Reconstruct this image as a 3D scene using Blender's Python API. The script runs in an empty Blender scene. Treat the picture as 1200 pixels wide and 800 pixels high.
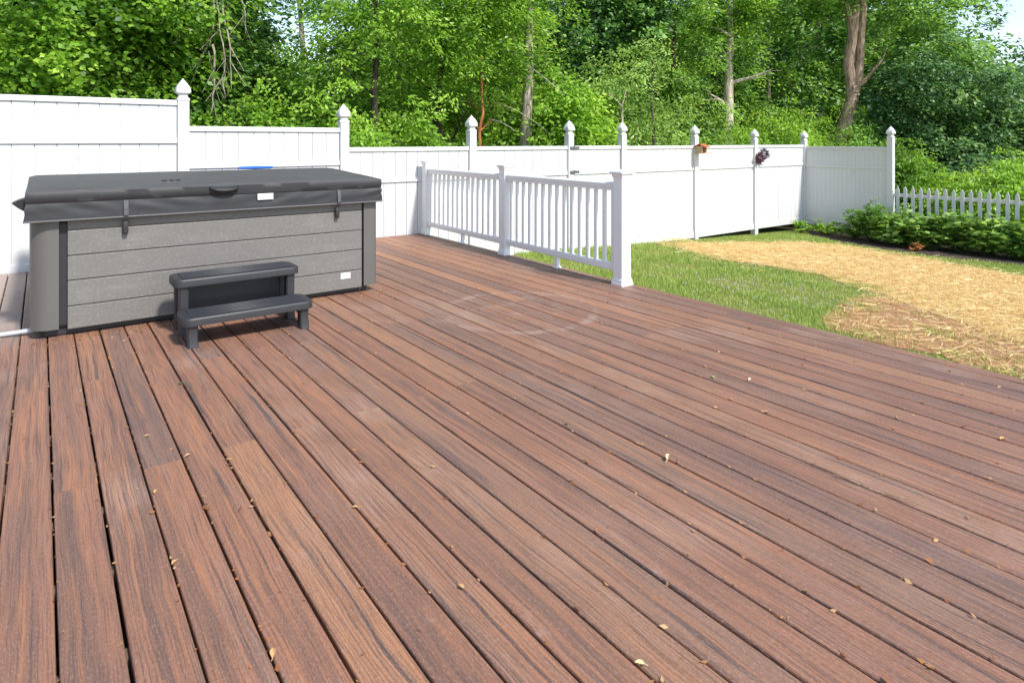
import bpy, bmesh, math, random
import numpy as np
from mathutils import Vector, Matrix, noise as mnoise

random.seed(7)
RNG = np.random.default_rng(7)
sc = bpy.context.scene
COL = sc.collection
R = math.radians

# ------------------------------------------------------------------ camera geometry
F, H, CX, CY = 745.0, 1.3, 600.0, 165.0          # focal length in px, eye height, horizon
TH = math.atan(552 / 745)
S_, C_ = math.sin(TH), math.cos(TH)


def at(px, Z):
    """ground position (x, y) seen in photo column px at depth Z"""
    X = (px - CX) / F * Z
    return X * C_ + Z * S_, -X * S_ + Z * C_


def hz(py, Z):
    """height seen at photo row py at depth Z"""
    return H - (py - CY) * Z / F


def ground_z(x, y=0):
    if x < 4.3:
        return -.40
    return -.40 - .042 * (min(x, 16.0) - 4.3)


# ------------------------------------------------------------------ object helpers
def link(name, me, parent=None):
    o = bpy.data.objects.new(name, me)
    COL.objects.link(o)
    if parent is not None:
        o.parent = parent
    return o


def tag(o, label=None, cat=None, group=None, kind=None):
    if label: o['label'] = label
    if cat: o['category'] = cat
    if group: o['group'] = group
    if kind: o['kind'] = kind
    return o


def thing(name, label, cat, loc=(0, 0, 0), rz=0.0, group=None):
    o = bpy.data.objects.new(name, None)
    COL.objects.link(o)
    o.empty_display_size = .1
    o.location = loc
    o.rotation_euler = (0, 0, rz)
    return tag(o, label, cat, group)


class MB:
    def __init__(self):
        self.bm = bmesh.new()

    def box(self, x0, x1, y0, y1, z0, z1, bev=0.0, seg=2, mat=None):
        bm = bmesh.new()
        bmesh.ops.create_cube(bm, size=1)
        for v in bm.verts:
            v.co = Vector(((x0 + x1) / 2 + v.co.x * (x1 - x0), (y0 + y1) / 2 + v.co.y * (y1 - y0),
                           (z0 + z1) / 2 + v.co.z * (z1 - z0)))
        if bev > 0:
            bmesh.ops.bevel(bm, geom=bm.edges[:] + bm.verts[:], offset=bev, segments=seg, affect='EDGES',
                            profile=.5, clamp_overlap=True)
        if mat is not None:
            bm.transform(mat)
        self.merge(bm)
        return self

    def merge(self, bm):
        me = bpy.data.meshes.new('tmp')
        bm.to_mesh(me)
        bm.free()
        self.bm.from_mesh(me)
        bpy.data.meshes.remove(me)

    def rings(self, rings, cap=True, closed_ring=True):
        """skin a list of rings (each a list of points)"""
        vs = [[self.bm.verts.new(p) for p in r] for r in rings]
        n = len(vs[0])
        for a, b in zip(vs, vs[1:]):
            for i in range(n if closed_ring else n - 1):
                j = (i + 1) % n
                try:
                    self.bm.faces.new((a[i], a[j], b[j], b[i]))
                except ValueError:
                    pass
        if cap and closed_ring:
            for r in (vs[0][::-1], vs[-1]):
                try:
                    self.bm.faces.new(r)
                except ValueError:
                    pass
        return self

    def tube(self, pts, rad, n=8, cap=True):
        pts = [Vector(p) for p in pts]
        if not isinstance(rad, (list, tuple)):
            rad = [rad] * len(pts)
        rings = []
        up = Vector((0.31, .17, .93)).normalized()
        for i, p in enumerate(pts):
            d = (pts[min(i + 1, len(pts) - 1)] - pts[max(i - 1, 0)]).normalized()
            a = d.cross(up)
            if a.length < .05:
                a = d.cross(Vector((1, 0, 0)))
            a.normalize()
            b = d.cross(a)
            rings.append([p + (a * math.cos(t) + b * math.sin(t)) * rad[i]
                          for t in [2 * math.pi * k / n for k in range(n)]])
        return self.rings(rings, cap)

    def sqlathe(self, cx, cy, prof, ch=.18):
        """stack of chamfered squares: prof = [(half width, z)]"""
        rings = []
        for w, z in prof:
            c = w * (1 - ch)
            rings.append([(cx + a * 1, cy + b, z) for a, b in
                          [(w, -c), (w, c), (c, w), (-c, w), (-w, c), (-w, -c), (-c, -w), (c, -w)]])
        return self.rings(rings)

    def prism(self, poly, z0, z1):
        return self.rings([[(x, y, z0) for x, y in poly], [(x, y, z1) for x, y in poly]])

    def build(self, name, mat, parent=None, smooth=False, loc=None):
        bmesh.ops.recalc_face_normals(self.bm, faces=self.bm.faces[:])
        me = bpy.data.meshes.new(name)
        self.bm.to_mesh(me)
        self.bm.free()
        me.materials.append(mat)
        if smooth:
            for p in me.polygons:
                p.use_smooth = True
            try:
                me.set_sharp_from_angle(angle=R(40))
            except Exception:
                pass
        o = link(name, me, parent)
        if loc: o.location = loc
        return o


def np_mesh(name, verts, k, mat, parent=None, tint=None, smooth=False):
    """verts (n*k, 3): n separate polygons of k corners each"""
    nv = len(verts)
    nf = nv // k
    me = bpy.data.meshes.new(name)
    me.vertices.add(nv)
    me.vertices.foreach_set('co', np.ascontiguousarray(verts, dtype=np.float32).ravel())
    me.loops.add(nv)
    me.loops.foreach_set('vertex_index', np.arange(nv, dtype=np.int32))
    me.polygons.add(nf)
    me.polygons.foreach_set('loop_start', np.arange(0, nv, k, dtype=np.int32))
    if tint is not None:
        at_ = me.attributes.new('tint', 'FLOAT', 'FACE')
        at_.data.foreach_set('value', np.ascontiguousarray(tint, dtype=np.float32))
    me.update(calc_edges=True)
    me.materials.append(mat)
    return link(name, me, parent)


# ------------------------------------------------------------------ materials
class NT:
    def __init__(self, name):
        self.m = bpy.data.materials.new(name)
        self.m.use_nodes = True
        self.t = self.m.node_tree
        self.t.nodes.clear()
        self.out = self.t.nodes.new('ShaderNodeOutputMaterial')

    def n(self, typ, ins=None, **props):
        nd = self.t.nodes.new(typ)
        for k, v in props.items():
            setattr(nd, k, v)
        for k, v in (ins or {}).items():
            if hasattr(v, 'is_linked') or hasattr(v, 'node'):
                self.t.links.new(v, nd.inputs[k])
            else:
                if isinstance(v, (tuple, list)) and len(v) == 3 and nd.inputs[k].type == 'RGBA':
                    v = (*v, 1)
                nd.inputs[k].default_value = v
        return nd

    def math(self, op, a, b=0.0, c=None, clamp=False):
        ins = {0: a, 1: b}
        if c is not None: ins[2] = c
        return self.n('ShaderNodeMath', ins, operation=op, use_clamp=clamp).outputs[0]

    def mix(self, fac, a, b, blend='MIX'):
        nd = self.n('ShaderNodeMix', data_type='RGBA', blend_type=blend)
        for idx, v in ((0, fac), (6, a), (7, b)):
            if hasattr(v, 'node'):
                self.t.links.new(v, nd.inputs[idx])
            else:
                nd.inputs[idx].default_value = (*v, 1) if isinstance(v, (tuple, list)) and len(v) == 3 else v
        return nd.outputs[2]

    def obj(self):
        return self.n('ShaderNodeTexCoord').outputs['Object']

    def scale(self, vec, s, off=None):
        ins = {'Vector': vec, 'Scale': s}
        nd = self.n('ShaderNodeMapping', ins)
        if off is not None:
            if hasattr(off, 'node'):
                self.t.links.new(off, nd.inputs['Location'])
            else:
                nd.inputs['Location'].default_value = off
        return nd.outputs[0]

    def noise(self, vec, scale=5, detail=4, rough=.6, dist=0.0):
        return self.n('ShaderNodeTexNoise', {'Vector': vec, 'Scale': scale, 'Detail': detail, 'Roughness': rough,
                                             'Distortion': dist}).outputs['Fac']

    def ramp(self, fac, stops, interp='LINEAR'):
        nd = self.n('ShaderNodeValToRGB', {0: fac})
        cr = nd.color_ramp
        cr.interpolation = interp
        while len(cr.elements) < len(stops):
            cr.elements.new(.5)
        for e, (p, c) in zip(cr.elements, stops):
            e.position = p
            e.color = (*c, 1) if len(c) == 3 else c
        return nd.outputs['Color']

    def step(self, fac, lo, hi):
        nd = self.n('ShaderNodeMapRange', {0: fac, 1: lo, 2: hi, 3: 0.0, 4: 1.0}, interpolation_type='SMOOTHSTEP')
        return nd.outputs[0]

    def bump(self, h, strength=.3, dist=.01, normal=None):
        ins = {'Height': h, 'Strength': strength, 'Distance': dist}
        if normal is not None: ins['Normal'] = normal
        return self.n('ShaderNodeBump', ins).outputs[0]

    def done(self, color, rough=.5, bump=None, spec=.5, metal=0.0, **kw):
        ins = {'Base Color': color, 'Roughness': rough, 'Specular IOR Level': spec, 'Metallic': metal}
        ins.update(kw)
        if bump is not None: ins['Normal'] = bump
        b = self.n('ShaderNodeBsdfPrincipled', ins)
        self.t.links.new(b.outputs[0], self.out.inputs[0])
        return self.m


def simple(name, col, rough=.5, spec=.5, metal=0.0, var=.12, vscale=6.0, bump=0.0, bscale=60.0):
    t = NT(name)
    o = t.obj()
    n = t.noise(o, vscale, 5, .65)
    c = t.mix(n, tuple(v * (1 - var) for v in col), tuple(min(1, v * (1 + var)) for v in col))
    bp = t.bump(t.noise(o, bscale, 3), bump, .004) if bump else None
    return t.done(c, rough, bp, spec, metal)


def mat_deck():
    t = NT('composite_decking')
    o = t.obj()
    rnd = t.n('ShaderNodeNewGeometry').outputs['Random Per Island']
    off = t.n('ShaderNodeCombineXYZ', {0: t.math('MULTIPLY', rnd, 37.0), 1: t.math('MULTIPLY', rnd, 91.0), 2: 0.0}).outputs[0]
    r2 = t.math('FRACT', t.math('MULTIPLY', rnd, 17.31))
    r3 = t.math('FRACT', t.math('MULTIPLY', rnd, 53.77))
    # wobble the grain a little so that streaks are not ruler straight
    wob = t.noise(t.scale(o, (2, .9, 1), off), 1.5, 3)
    vx = t.n('ShaderNodeVectorMath', {0: o, 1: t.n('ShaderNodeCombineXYZ', {0: t.math('MULTIPLY', t.math('SUBTRACT', wob, .5), .05)}).outputs[0]},
             operation='ADD').outputs[0]
    broad = t.noise(t.scale(vx, (15, .38, 1), off), 1.0, 4, .6)
    streak = t.noise(t.scale(vx, (46, .55, 1), off), 1.0, 5, .62)
    streak2 = t.noise(t.scale(vx, (95, 1.1, 1), off), 1.0, 5, .66)
    fine = t.noise(t.scale(vx, (210, 3.2, 1), off), 1.0, 4, .7)
    pore = t.noise(t.scale(o, (260, 75, 1), off), 1.0, 3, .78)
    cath = t.n('ShaderNodeTexWave', {'Vector': t.scale(vx, (1, .085, 1), off), 'Scale': 26.0, 'Distortion': 7.0, 'Detail': 3.0, 'Detail Scale': 1.6},
               wave_type='BANDS', bands_direction='X').outputs['Fac']
    patch = t.noise(t.scale(o, (1.0, .8, 1)), 1.3, 4, .6)
    r4 = t.math('FRACT', t.math('MULTIPLY', rnd, 91.7))
    base = t.ramp(broad, [(.28, (.105, .072, .062)), (.42, (.205, .110, .078)), (.54, (.280, .138, .085)), (.72, (.215, .147, .122))])
    base = t.mix(t.math('MULTIPLY', t.step(r2, .60, .92), .75), base, (.37, .195, .108))       # warmer boards
    base = t.mix(t.math('MULTIPLY', t.step(r3, .55, .95), .50), base, (.128, .098, .092))        # greyer boards
    orange = t.math('MULTIPLY', t.step(t.noise(t.scale(vx, (26, .5, 1), off), 1.7, 4), .50, .68), .70)
    base = t.mix(orange, base, (.37, .168, .078))
    dark = t.math('MULTIPLY', t.step(streak, .52, .66), t.math('MULTIPLY', t.step(broad, .36, .56), t.math('ADD', .66, t.math('MULTIPLY', r4, .32))))
    base = t.mix(dark, base, (.040, .040, .050))
    base = t.mix(t.math('MULTIPLY', t.step(streak2, .55, .68), .42), base, (.068, .056, .058))
    base = t.mix(t.math('MULTIPLY', t.step(fine, .48, .62), .54), base, (.066, .046, .044))
    base = t.mix(t.math('MULTIPLY', t.math('MULTIPLY', t.step(cath, .72, .95), t.step(r4, .25, .7)), .38), base, (.075, .058, .056))
    base = t.mix(t.math('MULTIPLY', t.step(pore, .53, .66), .50), base, (.36, .27, .225))
    base = t.mix(t.math('MULTIPLY', t.step(pore, .46, .34), .30), base, (.06, .045, .042))
    # sun bleached, dusty film
    base = t.mix(t.math('MULTIPLY', t.math('MULTIPLY', t.step(patch, .46, .70), t.math('MULTIPLY', t.step(r4, .1, .9), t.step(fine, .62, .40))), .60), base, (.37, .285, .235))
    sepx = t.n('ShaderNodeSeparateXYZ', {0: o})
    # paler grey boards in the corner left of the tub
    gx = t.math('MULTIPLY', t.step(sepx.outputs[0], .1, -.25), t.step(sepx.outputs[1], 4.9, 5.8))
    base = t.mix(t.math('MULTIPLY', gx, .75), base, (.33, .30, .285))
    # ring left by a planter or fire bowl
    dv = t.n('ShaderNodeVectorMath', {0: o, 1: (2.95, 3.89, 0)}, operation='DISTANCE').outputs['Value']
    dn = t.math('ADD', dv, t.math('MULTIPLY', t.math('SUBTRACT', t.noise(o, 7, 6, .7), .5), .10))
    ring = t.math('MULTIPLY', t.step(dn, .515, .555), t.step(dn, .625, .585))
    blot = t.step(t.noise(o, 3.4, 5, .65), .40, .60)
    inner = t.math('MULTIPLY', t.step(dn, .56, .40), t.step(t.noise(t.scale(o, (1, 1, 1), (3, 8, 0)), 5.5, 5), .5, .68))
    base = t.mix(t.math('MULTIPLY', t.math('MULTIPLY', ring, blot), .42), base, (.38, .30, .265))
    base = t.mix(t.math('MULTIPLY', inner, .32), base, (.34, .265, .225))
    # pale scuffs
    sc1 = t.math('MULTIPLY', t.step(t.noise(t.scale(o, (5, 2.2, 1)), 2.2, 6, .75), .60, .76), .45)
    base = t.mix(sc1, base, (.36, .29, .255))
    base = t.mix(1.0, base, (1.07, 1.0, .95), 'MULTIPLY')                      # warm red-brown pigment
    h = t.math('ADD', t.math('MULTIPLY', fine, .8), t.math('ADD', t.math('MULTIPLY', pore, .55), t.math('MULTIPLY', streak, .5)))
    rough = t.math('ADD', t.math('MULTIPLY', fine, .22), .46)
    return t.done(base, rough, t.bump(h, .9, .004), .42)


def mat_bark(name, c0, c1, sc_=(14, 14, 2.2)):
    t = NT(name)
    o = t.obj()
    n = t.noise(t.scale(o, sc_), 1.6, 6, .7, .4)
    n2 = t.noise(o, 2.3, 4)
    c = t.mix(t.step(n, .35, .68), c0, c1)
    c = t.mix(t.math('MULTIPLY', t.step(n2, .55, .75), .35), c, (.10, .11, .07))
    return t.done(c, .9, t.bump(n, .9, .02), .2)


def mat_leaf(name, c0, c1, c2, trans=.35, rough=.45):
    """c0..c2 ramp over the leaf's own tint; the plant's own random value shifts it"""
    t = NT(name)
    ti = t.n('ShaderNodeAttribute', attribute_name='tint').outputs['Fac']
    rnd = t.n('ShaderNodeObjectInfo').outputs['Random']
    f = t.math('ADD', ti, t.math('MULTIPLY', t.math('SUBTRACT', rnd, .5), .25), clamp=True)
    c = t.ramp(f, [(0, c0), (.5, c1), (.93, c2), (1.0, tuple(min(1, v * 1.25) for v in c2))])
    b = t.n('ShaderNodeBsdfPrincipled', {'Base Color': c, 'Roughness': rough, 'Specular IOR Level': .45})
    tc = t.mix(.5, c, t.mix(1.0, c, (1.75, 1.5, .55), 'MULTIPLY'))
    tr = t.n('ShaderNodeBsdfTranslucent', {'Color': tc})
    mx = t.n('ShaderNodeMixShader', {0: trans, 1: b.outputs[0], 2: tr.outputs[0]})
    t.t.links.new(mx.outputs[0], t.out.inputs[0])
    return t.m


def mat_vinyl(name, dirt=.0, k=1.0):
    t = NT(name)
    o = t.obj()
    n = t.noise(t.scale(o, (1.2, 1.2, .5)), 2.2, 6, .65)
    g = t.noise(t.scale(o, (9, 9, 1.2)), 1.0, 5, .7)
    c = t.mix(t.math('MULTIPLY', t.step(n, .5, .78), .20 + dirt), tuple(v * k for v in (.59, .59, .588)), tuple(v * k for v in (.47, .475, .46)))
    c = t.mix(t.math('MULTIPLY', t.step(g, .62, .82), .22 + dirt), c, (.50, .505, .48))
    z = t.n('ShaderNodeSeparateXYZ', {0: o}).outputs[2]
    grime = t.math('MULTIPLY', t.step(z, -.30, -.62), t.step(t.noise(t.scale(o, (5, 5, 2.5)), 1.4, 6, .7), .42, .68))
    c = t.mix(t.math('MULTIPLY', grime, .40), c, (.30, .32, .24))
    return t.done(c, .38, t.bump(t.noise(t.scale(o, (3.5, 3.5, .8)), 1.5, 3), .12, .02), .4)


M = {}
M['deck'] = mat_deck()
M['frame'] = simple('treated_joist', (.14, .10, .07), .85)
M['vinyl'] = mat_vinyl('white_vinyl')
M['rail'] = mat_vinyl('white_railing_vinyl', .0, 1.30)
M['picket'] = mat_vinyl('weathered_white_paint', .18)
M['bark_grey'] = mat_bark('grey_bark', (.13, .11, .085), (.50, .44, .36))
M['bark_pale'] = mat_bark('pale_bark', (.26, .21, .16), (.66, .58, .48))
M['bark_brown'] = mat_bark('brown_bark', (.20, .13, .09), (.56, .41, .31))
M['bark_red'] = mat_bark('reddish_dead_bark', (.22, .07, .025), (.55, .22, .09))
M['bark_dark'] = mat_bark('dark_bark', (.03, .024, .018), (.11, .09, .07))
M['deadwood'] = mat_bark('bleached_dead_branch', (.22, .19, .15), (.46, .41, .34), (30, 30, 5))
M['leaf_vivid'] = mat_leaf('vivid_green_leaf', (.045, .125, .014), (.22, .43, .04), (.40, .60, .085), .52)
M['leaf_yellow'] = mat_leaf('yellow_green_leaf', (.060, .15, .014), (.24, .45, .04), (.40, .60, .085), .50)
M['leaf_mid'] = mat_leaf('mid_green_leaf', (.042, .12, .022), (.185, .38, .058), (.35, .56, .11), .48)
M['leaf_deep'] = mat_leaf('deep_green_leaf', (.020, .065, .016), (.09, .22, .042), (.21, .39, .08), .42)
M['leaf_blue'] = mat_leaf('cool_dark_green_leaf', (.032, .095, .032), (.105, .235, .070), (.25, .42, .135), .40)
M['leaf_pale'] = mat_leaf('pale_green_leaf', (.07, .155, .032), (.21, .37, .075), (.41, .58, .16), .47)
M['leaf_gloss'] = mat_leaf('glossy_shrub_leaf', (.045, .125, .022), (.19, .37, .055), (.35, .50, .13), .36, .5)


FY = 8.0                                          # line of the privacy fence
# ------------------------------------------------------------------ foliage engine
def leaf_quads(pos, dirv, nrm, length, width, fold=.18):
    """rhombic leaves, slightly folded along the midrib; arrays (n,3)"""
    dirv = dirv / (np.linalg.norm(dirv, axis=1, keepdims=True) + 1e-9)
    side = np.cross(dirv, nrm)
    side /= (np.linalg.norm(side, axis=1, keepdims=True) + 1e-9)
    up = np.cross(side, dirv)
    L = length[:, None]
    W = width[:, None]
    base = pos
    tip = pos + dirv * L - up * L * .12
    mid = pos + dirv * L * .42
    le = mid + side * W * .5 - up * W * fold
    ri = mid - side * W * .5 - up * W * fold
    return np.stack([base, ri, tip, le], 1).reshape(-1, 3)


def lobe_points(lobes, n, rng, shell=.5):
    vol = np.array([l[3] * l[4] * l[5] for l in lobes]) ** (2 / 3)
    idx = rng.choice(len(lobes), n, p=vol / vol.sum())
    L = np.array(lobes)[idx]
    d = rng.normal(size=(n, 3))
    d /= np.linalg.norm(d, axis=1, keepdims=True)
    r = shell + (1 - shell) * rng.random(n) ** .6
    # uneven outline: each direction has its own reach
    ph = rng.random(4) * 6.28
    az = np.arctan2(d[:, 1], d[:, 0])
    reach = 1 + .16 * np.sin(3 * az + ph[0] + 2 * d[:, 2]) + .12 * np.sin(7 * az + ph[1] + 5 * d[:, 2] + idx) + .10 * rng.normal(size=n)
    p = L[:, :3] + d * L[:, 3:6] * (r * reach)[:, None]
    return p, d


def crown_mesh(name, lobes, mat, parent, seed, base=(0, 0), sprays=220, per=46, sr=.42, leaf=.10, aspect=.62, droop=.5,
               flat=.22, shell=.5, zmin=None, jitter=.55, gap=.0):
    rng = np.random.default_rng(seed)
    sprays, per, leaf = int(sprays * 1.4), int(per * 1.35), leaf * .80
    c, o = lobe_points(lobes, sprays, rng, shell)
    if gap > 0:
        keep = np.array([mnoise.noise(Vector((p[0] * .9 + seed, p[1] * .9, p[2] * .9))) > -gap for p in c])
        c, o = c[keep], o[keep]
    wx, wy = c[:, 0] + base[0], c[:, 1] + base[1]
    k = (wy > FY + .12 + sr * 1.1) | (wx > 14.75 + sr * 1.1)
    c, o = c[k], o[k]
    if zmin is not None:
        k = c[:, 2] > zmin
        c, o = c[k], o[k]
    n = len(c)
    oh = o.copy()
    oh[:, 2] = 0
    oh += rng.normal(size=(n, 3)) * np.array([.45, .45, 0])
    oh /= (np.linalg.norm(oh, axis=1, keepdims=True) + 1e-9)
    lat = np.stack([-oh[:, 1], oh[:, 0], np.zeros(n)], 1)
    size = sr * (.6 + .8 * rng.random(n))
    tone = rng.normal(size=n) * .22
    rep = lambda a: np.repeat(a, per, axis=0)
    u = rng.random((n * per)) * 1.0
    v = rng.normal(size=n * per) * .42 * (1.15 - u * .7)
    w = rng.normal(size=n * per) * flat
    s = rep(size)
    tilt = rep(rng.normal(size=n) * .22 - .05)
    P = rep(c) + rep(oh) * (s * (u * 1.5 - .6))[:, None] + rep(lat) * (s * v)[:, None]
    P[:, 2] += s * w - droop * s * (u ** 2) * .55 - droop * s * np.abs(v) * .35 + tilt * s * u
    dv = rep(oh) * (.35 + u)[:, None] + rep(lat) * (v * 1.8)[:, None] + rng.normal(size=(n * per, 3)) * .45
    dv[:, 2] -= droop * .55
    nr = np.tile(np.array([[.05, -.55, .8]]), (n * per, 1)) + rep(o) * .5 + rng.normal(size=(n * per, 3)) * jitter
    ln = leaf * (.65 + .7 * rng.random(n * per))
    q = leaf_quads(P, dv, nr, ln, ln * aspect)
    tint = np.clip(.5 + rep(tone) + rng.normal(size=n * per) * .20, 0, 1)
    return np_mesh(name, q, 4, mat, parent, tint)


def limbs(mb, base, height, r0, lean=(0, 0), nl=7, start=.35, spread=1.2, seed=0, crook=.035, n=9, top=None):
    rg = random.Random(seed)
    pts, rad = [], []
    k = 10
    for i in range(k + 1):
        f = i / k
        pts.append(Vector((base[0] + lean[0] * f + rg.uniform(-crook, crook) * (f > 0), base[1] + lean[1] * f + rg.uniform(-crook, crook) * (f > 0),
                           base[2] + height * f)))
        rad.append(max(.012, r0 * (1.25 - .25 * min(1, f * 8)) * (1 - .72 * f)))
    mb.tube(pts, rad, n)
    for j in range(nl):
        f = start + (1 - start) * (j + rg.random() * .8) / nl
        f = min(f, .97)
        i = int(f * k)
        p = pts[i]
        a = rg.random() * 6.28
        ln = spread * (1.15 - .6 * f) * rg.uniform(.6, 1.2)
        bp, br = [p], [rad[i] * .55]
        d = Vector((math.cos(a), math.sin(a), rg.uniform(.25, .9)))
        for q in range(1, 6):
            d = (d + Vector((rg.uniform(-.2, .2), rg.uniform(-.2, .2), rg.uniform(-.12, .15)))).normalized()
            bp.append(bp[-1] + d * ln / 5)
            br.append(max(.006, rad[i] * .55 * (1 - q / 5.6)))
        mb.tube(bp, br, 6)
        for q in (2, 3, 4):
            d2 = (d + Vector((rg.uniform(-.9, .9), rg.uniform(-.9, .9), rg.uniform(-.3, .5)))).normalized()
            mb.tube([bp[q], bp[q] + d2 * ln * .2, bp[q] + d2 * ln * .42 + Vector((0, 0, -.04))], [br[q] * .6, br[q] * .4, .004], 5)
    return pts


def tree(name, label, cat, px, Z, lobes, leafmat, bark, seed, r0=.08, height=None, lean=(0, 0), trunk=True, group=None, nl=8, start=.3, **kw):
    """lobes: (dx along the view's right, dz height centre, rx, rz) in metres, relative to the trunk foot"""
    x, y = at(px, Z)
    z = ground_z(x)
    t = thing(name, label, cat, (x, y, z), 0, group)
    L = []
    rg = random.Random(seed)
    for l in lobes:
        dx, zc, rx, rz = l[:4]
        dd = l[4] if len(l) > 4 else 0.0
        L.append((dx * C_ + dd * S_, -dx * S_ + dd * C_, zc, rx, rx * rg.uniform(.85, 1.1), rz))
    top = max(l[2] + l[5] for l in L)
    if trunk:
        mb = MB()
        limbs(mb, (0, 0, -.05), (height or top * .86), r0, lean, nl, start, max(l[3] for l in L) * .95, seed)
        mb.build('trunk', M[bark], t, True)
    crown_mesh('crown', L, M[leafmat], t, seed + 100, base=(x, y), **kw)
    return t


# ================================================================== WORLD, SUN, CAMERA
SUN_AZ = Vector((.16, -1.0))          # horizontal direction towards the sun
SUN_EL = R(47)
w = bpy.data.worlds.new('World')
sc.world = w
w.use_nodes = True
nt = w.node_tree
bg = nt.nodes['Background']
sky = nt.nodes.new('ShaderNodeTexSky')
sky.sky_type = 'NISHITA'
sky.sun_disc = False
sky.sun_elevation = SUN_EL
sky.sun_rotation = math.atan2(SUN_AZ.x, SUN_AZ.y)
sky.air_density = .85
sky.dust_density = .4
sky.ozone_density = .3
hs = nt.nodes.new('ShaderNodeHueSaturation')
hs.inputs['Saturation'].default_value = .80
nt.links.new(sky.outputs[0], hs.inputs['Color'])
nt.links.new(hs.outputs[0], bg.inputs[0])
bg.inputs[1].default_value = .15

sd = Vector((SUN_AZ.x, SUN_AZ.y, 0)).normalized() * math.cos(SUN_EL) + Vector((0, 0, math.sin(SUN_EL)))
sun = bpy.data.lights.new('sun', 'SUN')
sun.energy = 3.3
sun.angle = R(5)
sun.color = (1.0, .955, .89)
so = bpy.data.objects.new('sun', sun)
COL.objects.link(so)
so.rotation_euler = sd.to_track_quat('Z', 'Y').to_euler()
so.location = (0, -5, 12)

cam = bpy.data.cameras.new('camera')
cam.sensor_width = 36
cam.lens = F / 1200 * 36
cam.shift_y = -(400 - CY) / 1200
cam.clip_start = .05
cam.clip_end = 2000
co = bpy.data.objects.new('camera', cam)
COL.objects.link(co)
co.location = (0, 0, H)
co.rotation_euler = (R(90), 0, -TH)
sc.camera = co

sc.view_settings.view_transform = 'Standard'
sc.view_settings.look = 'None'
sc.view_settings.gamma = 1
sc.view_settings.exposure = 0.90
sc.view_settings.use_curve_mapping = False


# ================================================================== GROUND
def mat_ground():
    t = NT('yard_soil_and_turf')
    o = t.obj()
    n = t.noise(o, 1.1, 6, .65)
    n2 = t.noise(o, 16, 5, .7)
    c = t.mix(n2, (.10, .13, .032), (.22, .25, .07))
    c = t.mix(t.math('MULTIPLY', t.step(n, .52, .7), .5), c, (.22, .19, .075))
    s = t.n('ShaderNodeSeparateXYZ', {0: o})
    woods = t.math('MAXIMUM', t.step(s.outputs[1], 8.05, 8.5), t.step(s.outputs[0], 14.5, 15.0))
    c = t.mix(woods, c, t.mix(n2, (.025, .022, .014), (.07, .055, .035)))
    return t.done(c, .95, t.bump(n2, .8, .03), .15)


xs = [-220, -60, -12, -4, 0, 2, 4.3] + [4.3 + i * .6 for i in range(1, 21)] + [20, 30, 60, 220]
ys = [-220, -60, -12, -4] + [i * .6 for i in range(-4, 20)] + [14, 20, 32, 60, 220]
mb = MB()
rg = random.Random(3)
grid = [[mb.bm.verts.new((x, y, ground_z(x) + (0))) for y in ys] for x in xs]
for i in range(len(xs) - 1):
    for j in range(len(ys) - 1):
        mb.bm.faces.new((grid[i][j], grid[i + 1][j], grid[i + 1][j + 1], grid[i][j + 1]))
tag(mb.build('ground', mat_ground(), None, True), kind='structure')


def in_poly(x, y, poly):
    inside = np.zeros(len(x), bool)
    j = len(poly) - 1
    for i in range(len(poly)):
        xi, yi = poly[i]
        xj, yj = poly[j]
        with np.errstate(divide='ignore', invalid='ignore'):
            cond = ((yi > y) != (yj > y)) & (x < (xj - xi) * (y - yi) / (yj - yi + 1e-12) + xi)
        inside ^= cond
        j = i
    return inside


def gz_arr(x):
    return np.where(x < 4.3, -.40, -.40 - .042 * (np.minimum(x, 16) - 4.3))


STRAW = [(9.15, 7.75), (9.6, 7.62), (10.6, 7.25), (12.0, 6.85), (12.5, 6.2), (12.42, 5.6), (12.1, 4.4), (11.6, 3.2), (11.2, 1.8), (10.9, -1.5),
         (7.3, -1.5), (7.1, 0), (7.0, .8), (7.0, 1.6), (7.2, 2.2), (7.6, 2.7), (7.9, 3.3), (8.4, 3.75), (8.7, 4.3), (8.8, 4.9), (8.65, 5.9), (8.75, 6.8)]
SOIL = [(5.9, 2.95), (6.3, 3.25), (7.0, 3.5), (8.0, 3.6), (7.9, 2.9), (7.5, 2.2), (7.3, .8), (7.4, -1), (5.3, -1), (5.5, .8), (5.8, 1.8)]
BED = [(14.5, 7.95), (13.7, 7.35), (13.0, 6.3), (12.7, 5.4), (12.72, 4.6), (12.9, 3.9), (13.0, 2.6), (13.1, -1.5), (14.9, -1.5), (14.9, 7.95)]


def wobbly(poly, seed, amp=.09, sub=.18):
    rg = random.Random(seed)
    out = []
    for (x0, y0), (x1, y1) in zip(poly, poly[1:] + poly[:1]):
        n = max(1, int(math.hypot(x1 - x0, y1 - y0) / sub))
        for k in range(n):
            f = k / n
            out.append((x0 + (x1 - x0) * f + rg.uniform(-amp, amp), y0 + (y1 - y0) * f + rg.uniform(-amp, amp)))
    return out


def sheet(name, poly, mat, dz):
    mb = MB()
    vs = [mb.bm.verts.new((x, y, ground_z(x) + dz)) for x, y in poly]
    f = mb.bm.faces.new(vs)
    bmesh.ops.triangulate(mb.bm, faces=[f])
    return tag(mb.build(name, mat), kind='structure')


def mat_straw_base():
    t = NT('straw_covered_soil')
    o = t.obj()
    n = t.noise(t.scale(o, (30, 30, 1)), 1.3, 6, .75, .8)
    n2 = t.noise(o, 1.4, 5, .6)
    c = t.mix(t.step(n, .3, .7), (.42, .26, .105), (.72, .52, .235))
    c = t.mix(t.math('MULTIPLY', t.step(n2, .6, .8), .5), c, (.26, .13, .06))
    return t.done(c, .9, t.bump(n, .9, .03), .2)


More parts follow.
